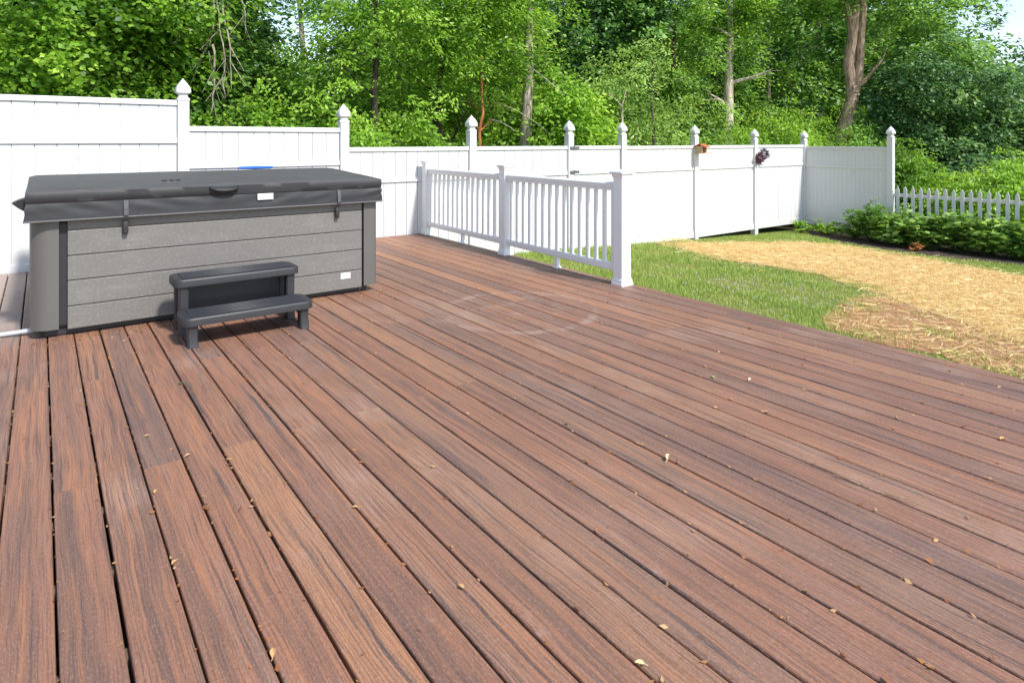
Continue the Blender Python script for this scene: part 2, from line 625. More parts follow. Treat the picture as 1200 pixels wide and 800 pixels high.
def mat_mulch():
    t = NT('dark_bark_mulch')
    o = t.obj()
    v = t.n('ShaderNodeTexVoronoi', {'Vector': o, 'Scale': 34.0}).outputs['Distance']
    c = t.mix(t.step(v, .1, .6), (.035, .026, .022), (.10, .075, .065))
    return t.done(c, .95, t.bump(v, 1.0, .04), .2)


def mat_soil():
    t = NT('bare_reddish_soil')
    o = t.obj()
    n = t.noise(o, 22, 6, .75)
    c = t.mix(n, (.25, .115, .06), (.48, .29, .155))
    return t.done(c, .95, t.bump(n, .9, .03), .15)


sheet('soil_patch', wobbly(SOIL, 5, .12), mat_soil(), .005)
sheet('straw_bed', wobbly(STRAW, 6, .16, .3), mat_straw_base(), .010)
sheet('mulch_bed', wobbly(BED, 8, .06), mat_mulch(), .012)

# grass blades -----------------------------------------------------
def mat_blade(name, c0, c1, c2):
    t = NT(name)
    ti = t.n('ShaderNodeAttribute', attribute_name='tint').outputs['Fac']
    c = t.ramp(ti, [(0, c0), (.55, c1), (1, c2)])
    b = t.n('ShaderNodeBsdfPrincipled', {'Base Color': c, 'Roughness': .5, 'Specular IOR Level': .3})
    tr = t.n('ShaderNodeBsdfTranslucent', {'Color': c})
    mx = t.n('ShaderNodeMixShader', {0: .3, 1: b.outputs[0], 2: tr.outputs[0]})
    t.t.links.new(mx.outputs[0], t.out.inputs[0])
    return t.m


def nz(x, y, s, seed):
    return np.array([mnoise.noise(Vector((a * s + seed, b * s, seed * .7))) for a, b in zip(x, y)])


def blades(x, y, h, wdt, rng, lean=.45):
    n = len(x)
    z = gz_arr(x)
    a = rng.random(n) * 6.283
    sx, sy = np.cos(a), np.sin(a)
    b = a + 1.57 + rng.normal(size=n) * .5
    ln = h * lean * (.4 + rng.random(n))
    base = np.stack([x, y, z], 1)
    side = np.stack([sx, sy, np.zeros(n)], 1) * (wdt / 2)[:, None]
    m = base + np.stack([np.cos(b) * ln * .4, np.sin(b) * ln * .4, h * .62], 1)
    tp = base + np.stack([np.cos(b) * ln, np.sin(b) * ln, h], 1)
    q1 = np.stack([base - side, base + side, m + side * .75, m - side * .75], 1)
    q2 = np.stack([m - side * .75, m + side * .75, tp + side * .12, tp - side * .12], 1)
    return np.concatenate([q1, q2], 1).reshape(-1, 3)


rng = np.random.default_rng(11)
N = 300000
gx = 4.36 + rng.random(N) * 10.0
gy = -1.2 + rng.random(N) * 9.1
px_ = gx * C_ - gy * S_
pz_ = gx * S_ + gy * C_
col_ = CX + F * px_ / np.maximum(pz_, .1)
keep = (col_ > 560) & (col_ < 1330)
jx, jy = gx + rng.normal(size=N) * .13 + .40 * nz(gx, gy, 1.9, 31), gy + rng.normal(size=N) * .13 + .40 * nz(gx, gy, 2.2, 37)
keep &= ~in_poly(jx, jy, STRAW) | (rng.random(N) < .010)
keep &= ~in_poly(jx, jy, SOIL) | (rng.random(N) < np.clip(.10 + .65 * nz(gx, gy, 3.1, 41), .03, .75))
keep &= ~in_poly(gx, gy, BED) | (rng.random(N) < .0)
gx, gy = gx[keep], gy[keep]
cl = nz(gx, gy, 1.6, 4) + .5 * nz(gx, gy, 5, 9)
k2 = rng.random(len(gx)) < np.clip(.78 + cl * .7, .25, 1)
gx, gy, cl = gx[k2], gy[k2], cl[k2]
hh = (.018 + .026 * rng.random(len(gx))) * (1 + .5 * cl)
near_f = np.clip((gy - 7.2) / .6, 0, 1)
hh *= 1 + .5 * near_f * (gx < 10)
vt = blades(gx, gy, np.maximum(hh, .015), .005 + .004 * rng.random(len(gx)), rng)
tt = np.clip(.55 + .45 * cl + rng.normal(size=len(gx)) * .18, 0, 1)
go = np_mesh('grass', vt, 4, mat_blade('lawn_blade', (.52, .46, .18), (.36, .45, .10), (.25, .38, .07)), None, np.repeat(1 - (1 - tt) * .9, 2))
tag(go, 'short patchy green lawn between the deck and the straw', 'grass', kind='stuff')

# clover heads in the lawn
n = 190
cxs = rng.normal(7.0, .75, n)
cys = rng.normal(4.3, .6, n)
ok = ~in_poly(cxs, cys, STRAW) & (cxs > 4.5)
cxs, cys = cxs[ok], cys[ok]
q = []
for x, y in zip(cxs, cys):
    z = ground_z(x) + .05 + rng.random() * .02
    r_ = .004 + .004 * rng.random()
    for a0 in (0, 1.05, 2.09):
        ca, sa = math.cos(a0), math.sin(a0)
        q += [(x - ca * r_, y - sa * r_, z - r_), (x + ca * r_, y + sa * r_, z - r_), (x + ca * r_, y + sa * r_, z + r_), (x - ca * r_, y - sa * r_, z + r_)]
o = np_mesh('clover_flowers', np.array(q), 4, simple('clover_white', (.60, .61, .58), .8))
tag(o, 'tiny white clover heads dotted through the lawn', 'clover', kind='stuff')

# straw ------------------------------------------------------------
N = 150000
sx = 5.6 + rng.random(N) * 7.2
sy = -1.5 + rng.random(N) * 9.4
d_in = in_poly(sx + rng.normal(size=N) * .13, sy + rng.normal(size=N) * .13, STRAW)
loose = nz(sx, sy, 1.1, 2)
keep = d_in | (in_poly(sx, sy, SOIL) & (rng.random(N) < .26)) | ((rng.random(N) < .03) & (sx > 8.0) & (sy < 7.4) & ~in_poly(sx, sy, BED))
dens = np.clip(.85 + loose * .8, .3, 1)
keep &= rng.random(N) < dens
sx, sy = sx[keep], sy[keep]
n = len(sx)
a = rng.random(n) * 6.283
ln = .04 + .11 * rng.random(n)
wd = .0022 + .0025 * rng.random(n)
zt = gz_arr(sx) + .016 + rng.random(n) ** 2 * .035
heap = np.exp(-(((sx - 9.35) / .35) ** 2 + ((sy - 7.55) / .3) ** 2))
zt += heap * .15 * rng.random(n)
tl = rng.normal(size=n) * .14
dx, dy = np.cos(a) * ln / 2, np.sin(a) * ln / 2
nx, ny = -np.sin(a) * wd / 2, np.cos(a) * wd / 2
dzv = tl * ln / 2
base = np.stack([sx, sy, zt], 1)
D = np.stack([dx, dy, dzv], 1)
Nn = np.stack([nx, ny, rng.normal(size=n) * wd * .3], 1)
vt = np.stack([base - D - Nn, base - D + Nn, base + D + Nn, base + D - Nn], 1).reshape(-1, 3)
so_ = np_mesh('straw', vt, 4, mat_blade('dry_straw', (.56, .36, .135), (.84, .635, .28), (.94, .80, .47)), None, rng.random(n))
tag(so_, 'loose golden straw spread over newly seeded ground', 'straw', kind='stuff')

# ================================================================== DECK
PITCH, G0 = .1445, .034
mb = MB()
rgd = random.Random(21)
BW, TT, RR = .1368, .025, .0060


def board(x0, x1, y0, y1, dz):
    prof = [(x0, -TT + dz), (x0, -RR + dz), (x0 + RR * .3, -RR * .3 + dz), (x0 + RR, dz), (x1 - RR, dz), (x1 - RR * .3, -RR * .3 + dz), (x1, -RR + dz), (x1, -TT + dz)]
    e = .0008
    rings = [[(x, y0, min(z, dz - e)) for x, z in prof], [(x, y0 + e, z) for x, z in prof],
             [(x, y1 - e, z) for x, z in prof], [(x, y1, min(z, dz - e)) for x, z in prof]]
    mb.rings(rings)


for k in range(-19, 30):
    x0 = G0 + PITCH * k + (PITCH - BW) / 2
    x1 = x0 + BW
    if k == 29: x1 = 4.318
    cuts = [-2.6, 2.89 - 4.88, 2.89, 7.77] if k % 2 == 0 else [-2.6, 4.13 - 4.88, 4.13, 7.94]
    if k % 2 == 0: cuts.append(7.94)
    for y0, y1 in zip(cuts, cuts[1:]):
        sh = rgd.uniform(-.0012, .0012)
        board(x0 + sh, x1 + sh, y0 + .0024, y1 - .0024, rgd.uniform(-.0012, .0008))
deck = mb.build('deck', M['deck'])
tag(deck, 'brown composite plank deck with a pale ring mark', None, kind='structure')
mb = MB()
for i in range(27):
    y = -2.5 + i * .4
    mb.box(-2.6, 4.28, y, y + .04, -.22, -.028)
mb.box(4.285, 4.31, -2.6, 7.94, -.36, -.03)
tag(mb.build('deck_frame', M['frame']), kind='structure')

# ================================================================== PRIVACY FENCE
PW = .118


def gothic_post(parent, x, y, tip, zb=None):
    zb = ground_z(x) - .1 if zb is None else zb
    zt = tip - .235
    p = MB().box(x - PW / 2, x + PW / 2, y - PW / 2, y + PW / 2, zb, zt, .006).build('fence_post', M['vinyl'], parent)
    cp = MB()
    h = PW / 2
    cp.sqlathe(x, y, [(h + .006, zt - .012), (h + .006, zt + .012), (h - .003, zt + .018), (h - .012, zt + .028), (h - .014, zt + .050), (h - .002, zt + .060),
                      (h + .014, zt + .072), (h + .017, zt + .092), (h + .013, zt + .118), (h + .002, zt + .148), (h - .015, zt + .178), (h - .035, zt + .206), (h - .051, zt + .226), (.003, zt + .238)], .2)
    c = cp.build('post_cap', M['vinyl'], p, True)
    return p


def panel(parent, x0, x1, y, top, zb, axis='x', name='fence_panel', pitch=.178, gd=.009):
    """boarded panel with three rails; x0..x1 along the axis, y the fixed coordinate"""
    T = (lambda a, b, z: (a, b, z)) if axis == 'x' else (lambda a, b, z: (b, a, z))
    mb = MB()
    n = max(2, round((x1 - x0) / pitch))
    wv = (x1 - x0) / n
    rg = random.Random(int(x0 * 100))
    gp = .0022 if gd > .003 else .0007
    for i in range(n):
        a, b = x0 + i * wv, x0 + (i + 1) * wv
        off = rg.uniform(-.0008, .0008)
        prof = [(a + gp, -gd), (a + gp * 2, .0), (b - gp * 2, .0), (b - gp, -gd), (b - gp, -.014), (a + gp, -.014)]
        rings = []
        for z in (zb + .03, top - .03):
            rings.append([T(p, y + (-.012 - q if axis == 'x' else -.012 - q) + off, z) for p, q in prof])
        mb.rings(rings)
    mb.rings([[T(p, q, z) for p, q in ((x0, y + .0005), (x1, y + .0005), (x1, y + .006), (x0, y + .006))] for z in (zb + .035, top - .035)])
    pn = mb.build(name, M['vinyl'], parent)
    for nm, za, zc, d in (('top_rail', top - .058, top, .032), ('middle_rail', top - .485, top - .42, .032), ('bottom_rail', zb, zb + .125, .032)):
        r = MB()
        if axis == 'x':
            r.box(x0, x1, y - d, y + d, za, zc, .004)
        else:
            r.box(y - d, y + d, x0, x1, za, zc, .004)
        r.build(nm, M['vinyl'], pn)
    return pn


FY = 8.0
h = PW / 2
f1 = thing('privacy_fence', 'white boarded vinyl fence stepping down behind the hot tub and railing', 'fence', (0, 0, 0))
posts1 = [(-2.6, 2.0), (-.66, 2.0), (1.29, 2.0), (3.18, 1.78), (5.17, 1.68), (7.12, 1.64)]
for x, tip in posts1:
    gothic_post(f1, x, FY, tip)
for (a, _), (b, _), top in zip(posts1, posts1[1:], (1.755, 1.755, 1.466, 1.213, 1.213)):
    panel(f1, a + h - .002, b - h + .002, FY, top, top - 1.835 if top < 1.7 else -.055)

gate = thing('fence_gate', 'narrow white vinyl gate hung on dark hinges between two fence posts', 'gate', (7.75, FY, 0))
gp = panel(gate, 7.12 + h + .012 - 7.75, 8.39 - h - .012 - 7.75, 0, 1.213, -.62, name='gate_panel')
dark_metal = simple('weathered_hinge_steel', (.16, .16, .155), .5, .5, .6)
for z in (1.18, .775):
    hm = MB()
    x = 7.12 - .03 - 7.75
    hm.box(x, x + .075, -.075, -.062, z - .03, z + .022, .003)
    hm.box(x + .105, x + .23, -.040, -.0285, z - .022, z + .022, .003)
    hm.tube([(x + .09, -.062, z - .04), (x + .09, -.062, z + .035)], .012, 10)
    hm.tube([(x + .02, -.08, z), (x + .02, -.072, z)], .008, 6)
    hm.tube([(x + .055, -.08, z - .01), (x + .055, -.072, z - .01)], .008, 6)
    hm.build('hinge', dark_metal, gate)

f2 = thing('privacy_fence', 'white boarded vinyl fence with a birdhouse post, turning a corner beyond the lawn', 'fence', (0, 0, 0))
posts2 = [(8.39, 1.64), (10.45, 1.61), (12.51, 1.56), (14.55, 1.54)]
for x, tip in posts2:
    gothic_post(f2, x, FY, tip)
for (a, _), (b, _) in zip(posts2, posts2[1:]):
    panel(f2, a + h - .002, b - h + .002, FY, 1.205, -.625)
gothic_post(f2, 14.55, 6.08, 1.61)
panel(f2, 6.08 + h - .002, FY - h + .002, 14.55, 1.17, -.66, axis='y', pitch=.095, gd=.002)

# picket fence
pf = thing('picket_fence', 'low white picket fence with pointed tops behind the shrub bed', 'fence', (14.55, 0, 0))
for z in (.15, -.42):
    MB().box(-.018, .018, -.8, 6.02, z - .036, z + .036, .003).build('rail', M['picket'], pf)
k = 0
y = 5.93
while y > -.75:
    z1 = .335 + random.uniform(-.008, .008)
    wv = .032
    xx = -.030 + random.uniform(-.002, .002)
    m_ = MB()
    prof = [(y - wv, -.78), (y + wv, -.78), (y + wv, z1 - .055), (y + wv * .75, z1 - .045), (y, z1 + .008), (y - wv * .75, z1 - .045), (y - wv, z1 - .055)]
    m_.rings([[(xx - .009, a, b) for a, b in prof], [(xx + .009, a, b) for a, b in prof]])
    m_.build('picket', M['picket'], pf)
    y -= .146
for y in (3.62, 1.2):
    MB().box(.02, .11, y - .045, y + .045, -.9, .36, .005).build('fence_post', M['picket'], pf)

# ================================================================== DECK RAILING
p3, p1 = Vector((4.215, 4.02)), Vector((4.335, 7.83))
L = (p1 - p3).length
rz = math.atan2(p1.y - p3.y, p1.x - p3.x) - math.pi / 2
rl = thing('deck_railing', 'white balustrade with flat topped posts along the deck edge', 'railing', (p3.x, p3.y, 0), rz)
RPW = .112
pys = [0, L * .49, L]
for yy in pys:
    q = RPW / 2
    p = MB().box(-q, q, yy - q, yy + q, 0.002, 1.0, .005).build('railing_post', M['rail'], rl)
    b = MB()
    b.sqlathe(0, yy, [(q + .015, .002), (q + .015, .022), (q + .011, .028), (q + .009, .05), (q + .004, .062), (q + .001, .068)], .06)
    b.build('base_trim', M['rail'], p)
    c = MB()
    c.sqlathe(0, yy, [(q + .001, .955), (q + .004, .972), (q + .010, .985), (q + .012, .998), (q + .026, 1.006), (q + .026, 1.020), (q + .018, 1.030), (.004, 1.040)], .05)
    c.build('post_cap', M['rail'], p)
    MB().sqlathe(0, yy, [(q + .001, .90), (q + .003, .902), (q + .003, .914), (q + .001, .916)], .05)
for a, b in zip(pys, pys[1:]):
    y0, y1 = a + RPW / 2, b - RPW / 2
    prof = [(-.030, .845), (-.030, .868), (-.038, .876), (-.038, .892), (-.044, .896), (-.044, .910), (-.032, .920), (.032, .920), (.044, .910), (.044, .896), (.038, .892),
            (.038, .876), (.030, .868), (.030, .845)]
    MB().rings([[(x, y0, z) for x, z in prof], [(x, y1, z) for x, z in prof]]).build('top_rail', M['rail'], rl)
    prof = [(-.024, .115), (-.030, .123), (-.030, .168), (-.022, .180), (.022, .180), (.030, .168), (.030, .123), (.024, .115)]
    MB().rings([[(x, y0, z) for x, z in prof], [(x, y1, z) for x, z in prof]]).build('bottom_rail', M['rail'], rl)
    n = 15
    for i in range(n):
        yy = y0 + .055 + (y1 - y0 - .11) * i / (n - 1)
        s = .0165
        MB().box(-s, s, yy - s, yy + s, .179, .846, .003, 1).build('baluster', M['rail'], rl)
    ym = (y0 + y1) / 2
    f = MB()
    f.sqlathe(0, ym, [(.034, .002), (.034, .014), (.021, .022), (.021, .116)], .1)
    f.build('support_foot', M['rail'], rl)

# ================================================================== HOT TUB
TX0, TX1, TY0, TY1 = -.055, 2.350, 5.150, 7.20


def mat_panel():
    t = NT('grey_brushed_cabinet')
    o = t.obj()
    fine = t.noise(t.scale(o, (4, 4, 120)), 1.5, 5, .7)
    n = t.noise(t.scale(o, (1.5, 1.5, 6)), 1.5, 5, .65)
    spk = t.noise(t.scale(o, (30, 30, 60)), 1.5, 4, .7)
    c = t.mix(fine, (.100, .094, .086), (.190, .181, .169))
    c = t.mix(t.math('MULTIPLY', t.step(n, .5, .75), .4), c, (.25, .236, .22))
    c = t.mix(t.math('MULTIPLY', t.step(spk, .52, .70), .40), c, (.34, .33, .31))
    return t.done(c, .55, t.bump(fine, .35, .003), .4)


def mat_cover():
    t = NT('charcoal_cover_vinyl')
    o = t.obj()
    n = t.noise(o, 2.2, 6, .6)
    g = t.noise(o, 260, 2, .6)
    d = t.noise(t.scale(o, (22, 22, 5)), 1.2, 5, .75)
    s = t.n('ShaderNodeSeparateXYZ', {0: o})
    nrm = t.n('ShaderNodeSeparateXYZ', {0: t.n('ShaderNodeNewGeometry').outputs['Normal']})
    dusty_lit_top = t.math('MULTIPLY', t.step(nrm.outputs[2], .5, .95), .62)           # dust on the upper face, with its brighter lighting painted in
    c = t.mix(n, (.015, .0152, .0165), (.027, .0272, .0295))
    c = t.mix(dusty_lit_top, c, t.mix(t.noise(t.scale(o, (1.5, 4, 1)), 2.0, 6, .7), (.058, .058, .062), (.145, .138, .134)))
    c = t.mix(t.math('MULTIPLY', t.step(d, .62, .78), .26), c, (.13, .12, .10))
    return t.done(c, .56, t.bump(g, .25, .002), .45)


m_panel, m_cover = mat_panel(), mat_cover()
m_black = simple('black_plastic', (.018, .018, .02), .55)
m_col = simple('grey_corner_column', (.104, .099, .092), .42, .5, 0, .1, 3, .05, 90)
m_white = simple('white_label', (.78, .78, .78), .5, .4, 0, .03)
m_ink = simple('grey_print', (.30, .30, .32), .6)
m_ink2 = simple('black_print', (.012, .012, .012), .6)

tub = thing('hot_tub', 'square hot tub with grey horizontal cladding standing on the deck', 'hot tub', (TX0, TY0, 0))
W_, D_ = TX1 - TX0, TY1 - TY0
MB().box(.075, W_ - .075, .050, D_ - .05, .001, .06, .01).build('base', m_black, tub)
MB().box(.03, W_ - .03, .022, D_ - .022, .060, .772, .02).build('inner_frame', m_black, tub)
seams = [.045, .199, .370, .535, .705, .772]
CW = .150


def cladding(axis, fixed, a0, a1, out):
    mb = MB()
    for z0, z1 in zip(seams, seams[1:]):
        z0 += .0026
        z1 -= .0026
        if axis == 'x':
            mb.box(a0, a1, min(fixed, fixed + out), max(fixed, fixed + out), z0, z1, .0045, 2)
        else:
            mb.box(min(fixed, fixed + out), max(fixed, fixed + out), a0, a1, z0, z1, .0045, 2)
    mb.build('cladding_panel', m_panel, tub)


cladding('x', .0, .142 - TX0, 2.212 - TX0, .020)
cladding('x', D_ - .020, .19, W_ - .19, .020)
cladding('y', .0, .19, D_ - .19, .020)
cladding('y', W_ - .020, .19, D_ - .19, .020)
for sx_, sy_ in ((0, 0), (1, 0), (1, 1), (0, 1)):
    cw = CW if sx_ == 0 else .122
    rr = .115 if sx_ == 0 else .045
    pr = []
    for i in range(11):
        a = math.pi / 2 * i / 10
        pr.append((rr - rr * math.sin(a) - .006, rr - rr * math.cos(a) - .006))     # from front (x=rr,y=0) to side (0, rr)
    outer = [(cw, -.006)] + pr + [(-.006, cw)]
    inner = [(.022, cw), (.022, .022 + .02), (.022 + .02, .022), (cw, .022)]
    poly = outer + inner
    poly = [((W_ - x) if sx_ else x, (D_ - y) if sy_ else y) for x, y in poly]
    zb = .058
    MB().rings([[(x, y, z) for x, y in poly] for z in (zb, .775)]).build('corner_column', m_col, tub, True)
lb = MB().box(2.066 - TX0 - .042, 2.066 - TX0 + .042, -.0035, .0005, .138, .186).build('label', m_white, tub)
pm = MB()
for i in range(3):
    pm.box(2.066 - TX0 - .034, 2.066 - TX0 + .03 - .008 * i, -.0045, -.0036, .172 - .011 * i, .1755 - .011 * i)
pm.build('print', m_ink, lb)
for i, xw in enumerate((.36, 1.02)):
    pass

# cover --------------------------------------------------------------
cov = thing('hot_tub_cover', 'dark grey folding spa cover with hanging skirt lying on the tub', 'cover', (0, 0, 0))
CX0, CX1, CY0, CY1 = -.075, 2.362, 5.105, 7.27
CZ = .984


def cover_top():
    nx, ny = 56, 40
    mb = MB()
    g = []
    for i in range(nx + 1):
        row = []
        for j in range(ny + 1):
            u, v = i / nx, j / ny
            x = CX0 + (CX1 - CX0) * u
            y = CY0 + (CY1 - CY0) * v
            # rounded plan corners
            ex = min(x - CX0, CX1 - x)
            ey = min(y - CY0, CY1 - y)
            z = CZ + .048 * (1 - abs(v - .5) * 2) + .004 * mnoise.noise(Vector((x * 2.2, y * 2.2, 3)))
            e = min(ex, ey)
            z -= .012 * math.exp(-e / .02)
            fold = abs(v - .5) * (CY1 - CY0)
            z -= .010 * math.exp(-(fold / .022) ** 2)
            row.append(mb.bm.verts.new((x, y, z)))
        g.append(row)
    for i in range(nx):
        for j in range(ny):
            mb.bm.faces.new((g[i][j], g[i + 1][j], g[i + 1][j + 1], g[i][j + 1]))
    # side walls of the foam
    loop = [g[i][0] for i in range(nx + 1)] + [g[nx][j] for j in range(1, ny + 1)] + [g[i][ny] for i in range(nx - 1, -1, -1)] + [g[0][j] for j in range(ny - 1, 0, -1)]
    cxm, cym = (CX0 + CX1) / 2, (CY0 + CY1) / 2
    prev = loop
    for dz, o_ in ((.012, .007), (.045, .009), (.078, .006), (.088, -.004)):
        cur = []
        for v in loop:
            sx = (1 if v.co.x > CX1 - 1e-4 else -1 if v.co.x < CX0 + 1e-4 else 0)
            sy = (1 if v.co.y > CY1 - 1e-4 else -1 if v.co.y < CY0 + 1e-4 else 0)
            wv = .0016 * mnoise.noise(Vector((v.co.x * 7, v.co.y * 7, dz * 30)))
            cur.append(mb.bm.verts.new((v.co.x + sx * (o_ + wv), v.co.y + sy * (o_ + wv), (CZ - .008) - dz + .002 * mnoise.noise(Vector((v.co.x * 5, v.co.y * 5, 1))))))
        for i in range(len(loop)):
            j = (i + 1) % len(loop)
            mb.bm.faces.new((prev[i], prev[j], cur[j], cur[i]))
        prev = cur
    mb.bm.faces.new(prev)
    return mb.build('foam_lid', m_cover, cov, True)


lid = cover_top()


def skirt():
    mb = MB()
    pts = []
    n = 70

    def seg(x0, y0, x1, y1, m):
        for i in range(m):
            f = i / m
            pts.append((x0 + (x1 - x0) * f, y0 + (y1 - y0) * f))
    seg(CX0, CY0, CX1, CY0, 90)
    seg(CX1, CY0, CX1, CY1, 60)
    seg(CX1, CY1, CX0, CY1, 60)
    seg(CX0, CY1, CX0, CY0, 60)
    xm, ym = (CX0 + CX1) / 2, (CY0 + CY1) / 2
    levels = 9
    rings = []
    for side in (0, 1):
        for k in (range(levels) if side == 0 else range(levels - 1, -1, -1)):
            f = k / (levels - 1)
            z = .893 - (.893 - .776) * f
            ring = []
            for x, y in pts:
                ox = (-1 if x <= CX0 + 1e-6 else 1 if x >= CX1 - 1e-6 else 0)
                oy = (-1 if y <= CY0 + 1e-6 else 1 if y >= CY1 - 1e-6 else 0)
                s = (x - CX0) if oy else (y - CY0)
                # slanting folds, strongest near the corners
                cr = min(s, (CX1 - CX0 if oy else CY1 - CY0) - s)
                dg = mnoise.noise(Vector((s * 5.5 + f * 1.6 * (1 if s > 1.1 else -1), f * 1.2, 5 if oy else 9)))
                fld = (.009 + .010 * math.exp(-cr / .25)) * dg
                push = .002 + .012 * f ** .7 + fld * math.sin(math.pi * min(1, f * 1.15 + .12))
                push -= side * .006
                ring.append((x + ox * push, y + oy * push, z))
            rings.append(ring)
    mb.rings(rings, cap=False)
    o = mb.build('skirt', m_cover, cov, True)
    h_ = MB()
    hem = []
    for x, y in pts:
        ox = (-1 if x <= CX0 + 1e-6 else 1 if x >= CX1 - 1e-6 else 0)
        oy = (-1 if y <= CY0 + 1e-6 else 1 if y >= CY1 - 1e-6 else 0)
        hem.append(Vector((x + ox * .0125, y + oy * .0125, .778)))
    hem.append(hem[0])
    h_.tube(hem, .0055, 6, False)
    h_.build('hem', simple('cover_piping', (.11, .11, .115), .5), o, True)
    return o


sk = skirt()
m_strap = simple('dark_webbing', (.085, .087, .095), .7, .3, 0, .2, 40)
for xs_ in (.470, 1.985):
    s = MB()
    s.rings([[(xs_ - .014, y, z), (xs_ + .014, y, z), (xs_ + .014, y + .004, z), (xs_ - .014, y + .004, z)] for y, z in
             ((5.091, .893), (5.079, .84), (5.078, .79), (5.092, .77), (5.118, .745))])
    st = s.build('strap', m_strap, cov)
    b = MB()
    b.box(xs_ - .017, xs_ + .017, 5.112, 5.132, .655, .745, .009)
    b.tube([(xs_, 5.108, .675), (xs_, 5.114, .675)], .012, 10)
    b.build('buckle', m_black, st, True)
# carrying handle
hx = 1.10
hm = MB()
hm.tube([(hx - .095, 5.10, .952), (hx - .085, 5.072, .945), (hx - .05, 5.060, .934), (hx, 5.057, .931), (hx + .05, 5.060, .934), (hx + .085, 5.072, .945), (hx + .095, 5.10, .952)],
        [.011, .013, .015, .016, .015, .013, .011], 10)
hm.box(hx - .10, hx + .10, 5.092, 5.100, .915, .965, .004)
hm.build('handle', m_black, cov, True)
lx = 1.395
lb = MB().box(lx - .058, lx + .058, 5.083, 5.086, .846, .893).build('label', m_white, cov)
pm = MB()
for i in range(3):
    pm.box(lx - .045, lx + .04 - .012 * i, 5.082, 5.0829, .878 - .011 * i, .880 - .011 * i)
pm.build('print', simple('pale_print', (.55, .55, .56), .6), lb)
# small dark print on the top
pm = MB()


def on_top(x, y):
    v = (y - CY0) / (CY1 - CY0)
    return CZ + .048 * (1 - abs(v - .5) * 2) + .0035


zz = on_top(.9, 5.42)
pr = MB()
pr.box(.735, .765, 5.40, 5.45, zz - .003, zz + .001)
for xx in (.80, .845):
    for sgn in (-1, 1):
        pr.box(-.016, .016, -.006, .006, zz - .003, zz + .001, mat=Matrix.Translation((xx, 5.425 + sgn * .018, 0)) @ Matrix.Rotation(-sgn * .75, 4, 'Z'))
pr.build('printed_mark', m_ink2, cov)
# loose flap on the left side
fl = MB()
fl.rings([[(-.078, y0_, .925), (-.078, y0_, .835), (-.118, y0_ + .01, .862), (-.152, y0_ + .03, .893), (-.118, y0_ + .012, .912)] for y0_ in (5.19, 5.36)])
fl.build('side_flap', m_cover, cov)

# blue handled net lying at the far edge of the cover
bt = thing('skimmer_handle', 'blue grip with a thin grey rod lying on the far edge of the tub cover', 'skimmer', (0, 0, 0))
A = Vector((*at(279, 6.45), 0)); B = Vector((*at(320, 6.9), 0)); Cc = Vector((*at(344, 7.15), 0))
zA, zB, zC = [on_top(p.x, p.y) + .016 for p in (A, B, Cc)]
A.z, B.z, Cc.z = zA, zB, zC
g = MB()
pts = [A.lerp(B, f) for f in (0, .05, .2, .45, .7, .92, 1)]
g.tube(pts, [.008, .014, .015, .018, .016, .014, .008], 10)
g.build('grip', simple('blue_plastic', (.025, .13, .50), .4, .5), bt, True)
g = MB()
g.tube([B.lerp(Cc, -.05), B.lerp(Cc, .5), Cc], .006, 8)
g.build('rod', simple('grey_rod', (.20, .20, .21), .4, .5), bt, True)

# hose / conduit
hz_ = MB()
hp = [(-1.6, 5.50, .018), (-.9, 5.46, .018), (-.5, 5.415, .018), (-.25, 5.385, .019), (-.12, 5.355, .026), (-.03, 5.33, .034), (.08, 5.32, .036)]
pp = []
for i in range(len(hp) - 1):
    for f in (0, .33, .66):
        pp.append(Vector(hp[i]).lerp(Vector(hp[i + 1]), f))
hz_.tube(pp, .0155, 12)
o = hz_.build('power_conduit', simple('light_grey_conduit', (.42, .43, .47), .45), None, True)
tag(o, 'light grey flexible conduit running into the base of the hot tub', 'conduit')

# ================================================================== STEPS
m_step = simple('charcoal_step_plastic', (.026, .027, .031), .45, .45, 0, .25, 10, .12, 120)
st = thing('spa_steps', 'dark grey plastic two tread step stool in front of the hot tub', 'steps', (.705, 4.37, 0))


def tread(y0, y1, z, x0=0.0, x1=.825):
    bm = bmesh.new()
    bmesh.ops.create_cube(bm, size=1)
    for v in bm.verts:
        v.co = Vector(((x0 + x1) / 2 + v.co.x * (x1 - x0), (y0 + y1) / 2 + v.co.y * (y1 - y0), z - .026 + v.co.z * .052))
    ve = [e for e in bm.edges if abs(e.verts[0].co.z - e.verts[1].co.z) > .01]
    bmesh.ops.bevel(bm, geom=ve, offset=.055, segments=5, affect='EDGES', profile=.5)
    te = [e for e in bm.edges if e.verts[0].co.z > z - .001 and e.verts[1].co.z > z - .001]
    bmesh.ops.bevel(bm, geom=te, offset=.014, segments=3, affect='EDGES', profile=.5)
    mb = MB()
    mb.merge(bm)
    # raised grip ribs
    n = 6
    for i in range(n):
        yy = y0 + .045 + (y1 - y0 - .09) * i / (n - 1)
        mb.box(x0 + .05, x1 - .05, yy - .009, yy + .009, z - .002, z + .0065, .004, 1)
    return mb.build('tread', m_step, st, True)


tread(0, .275, .192)
tread(.305, .580, .380)


def leg(x, y0, y1, z1, wl=.058, tilt=.012):
    mb = MB()
    rings = []
    for f in (0, .5, 1):
        z = z1 * (1 - f)
        a = y0 - tilt * f * 1.0 + .012 * math.sin(math.pi * f)
        b = y1 + tilt * f * .4
        rings.append([(x - wl / 2, a + .008, z), (x - wl / 2 + .008, a, z), (x + wl / 2 - .008, a, z), (x + wl / 2, a + .008, z), (x + wl / 2, b, z), (x - wl / 2, b, z)])
    mb.rings(rings[::-1])
    mb.build('leg', m_step, st, True)


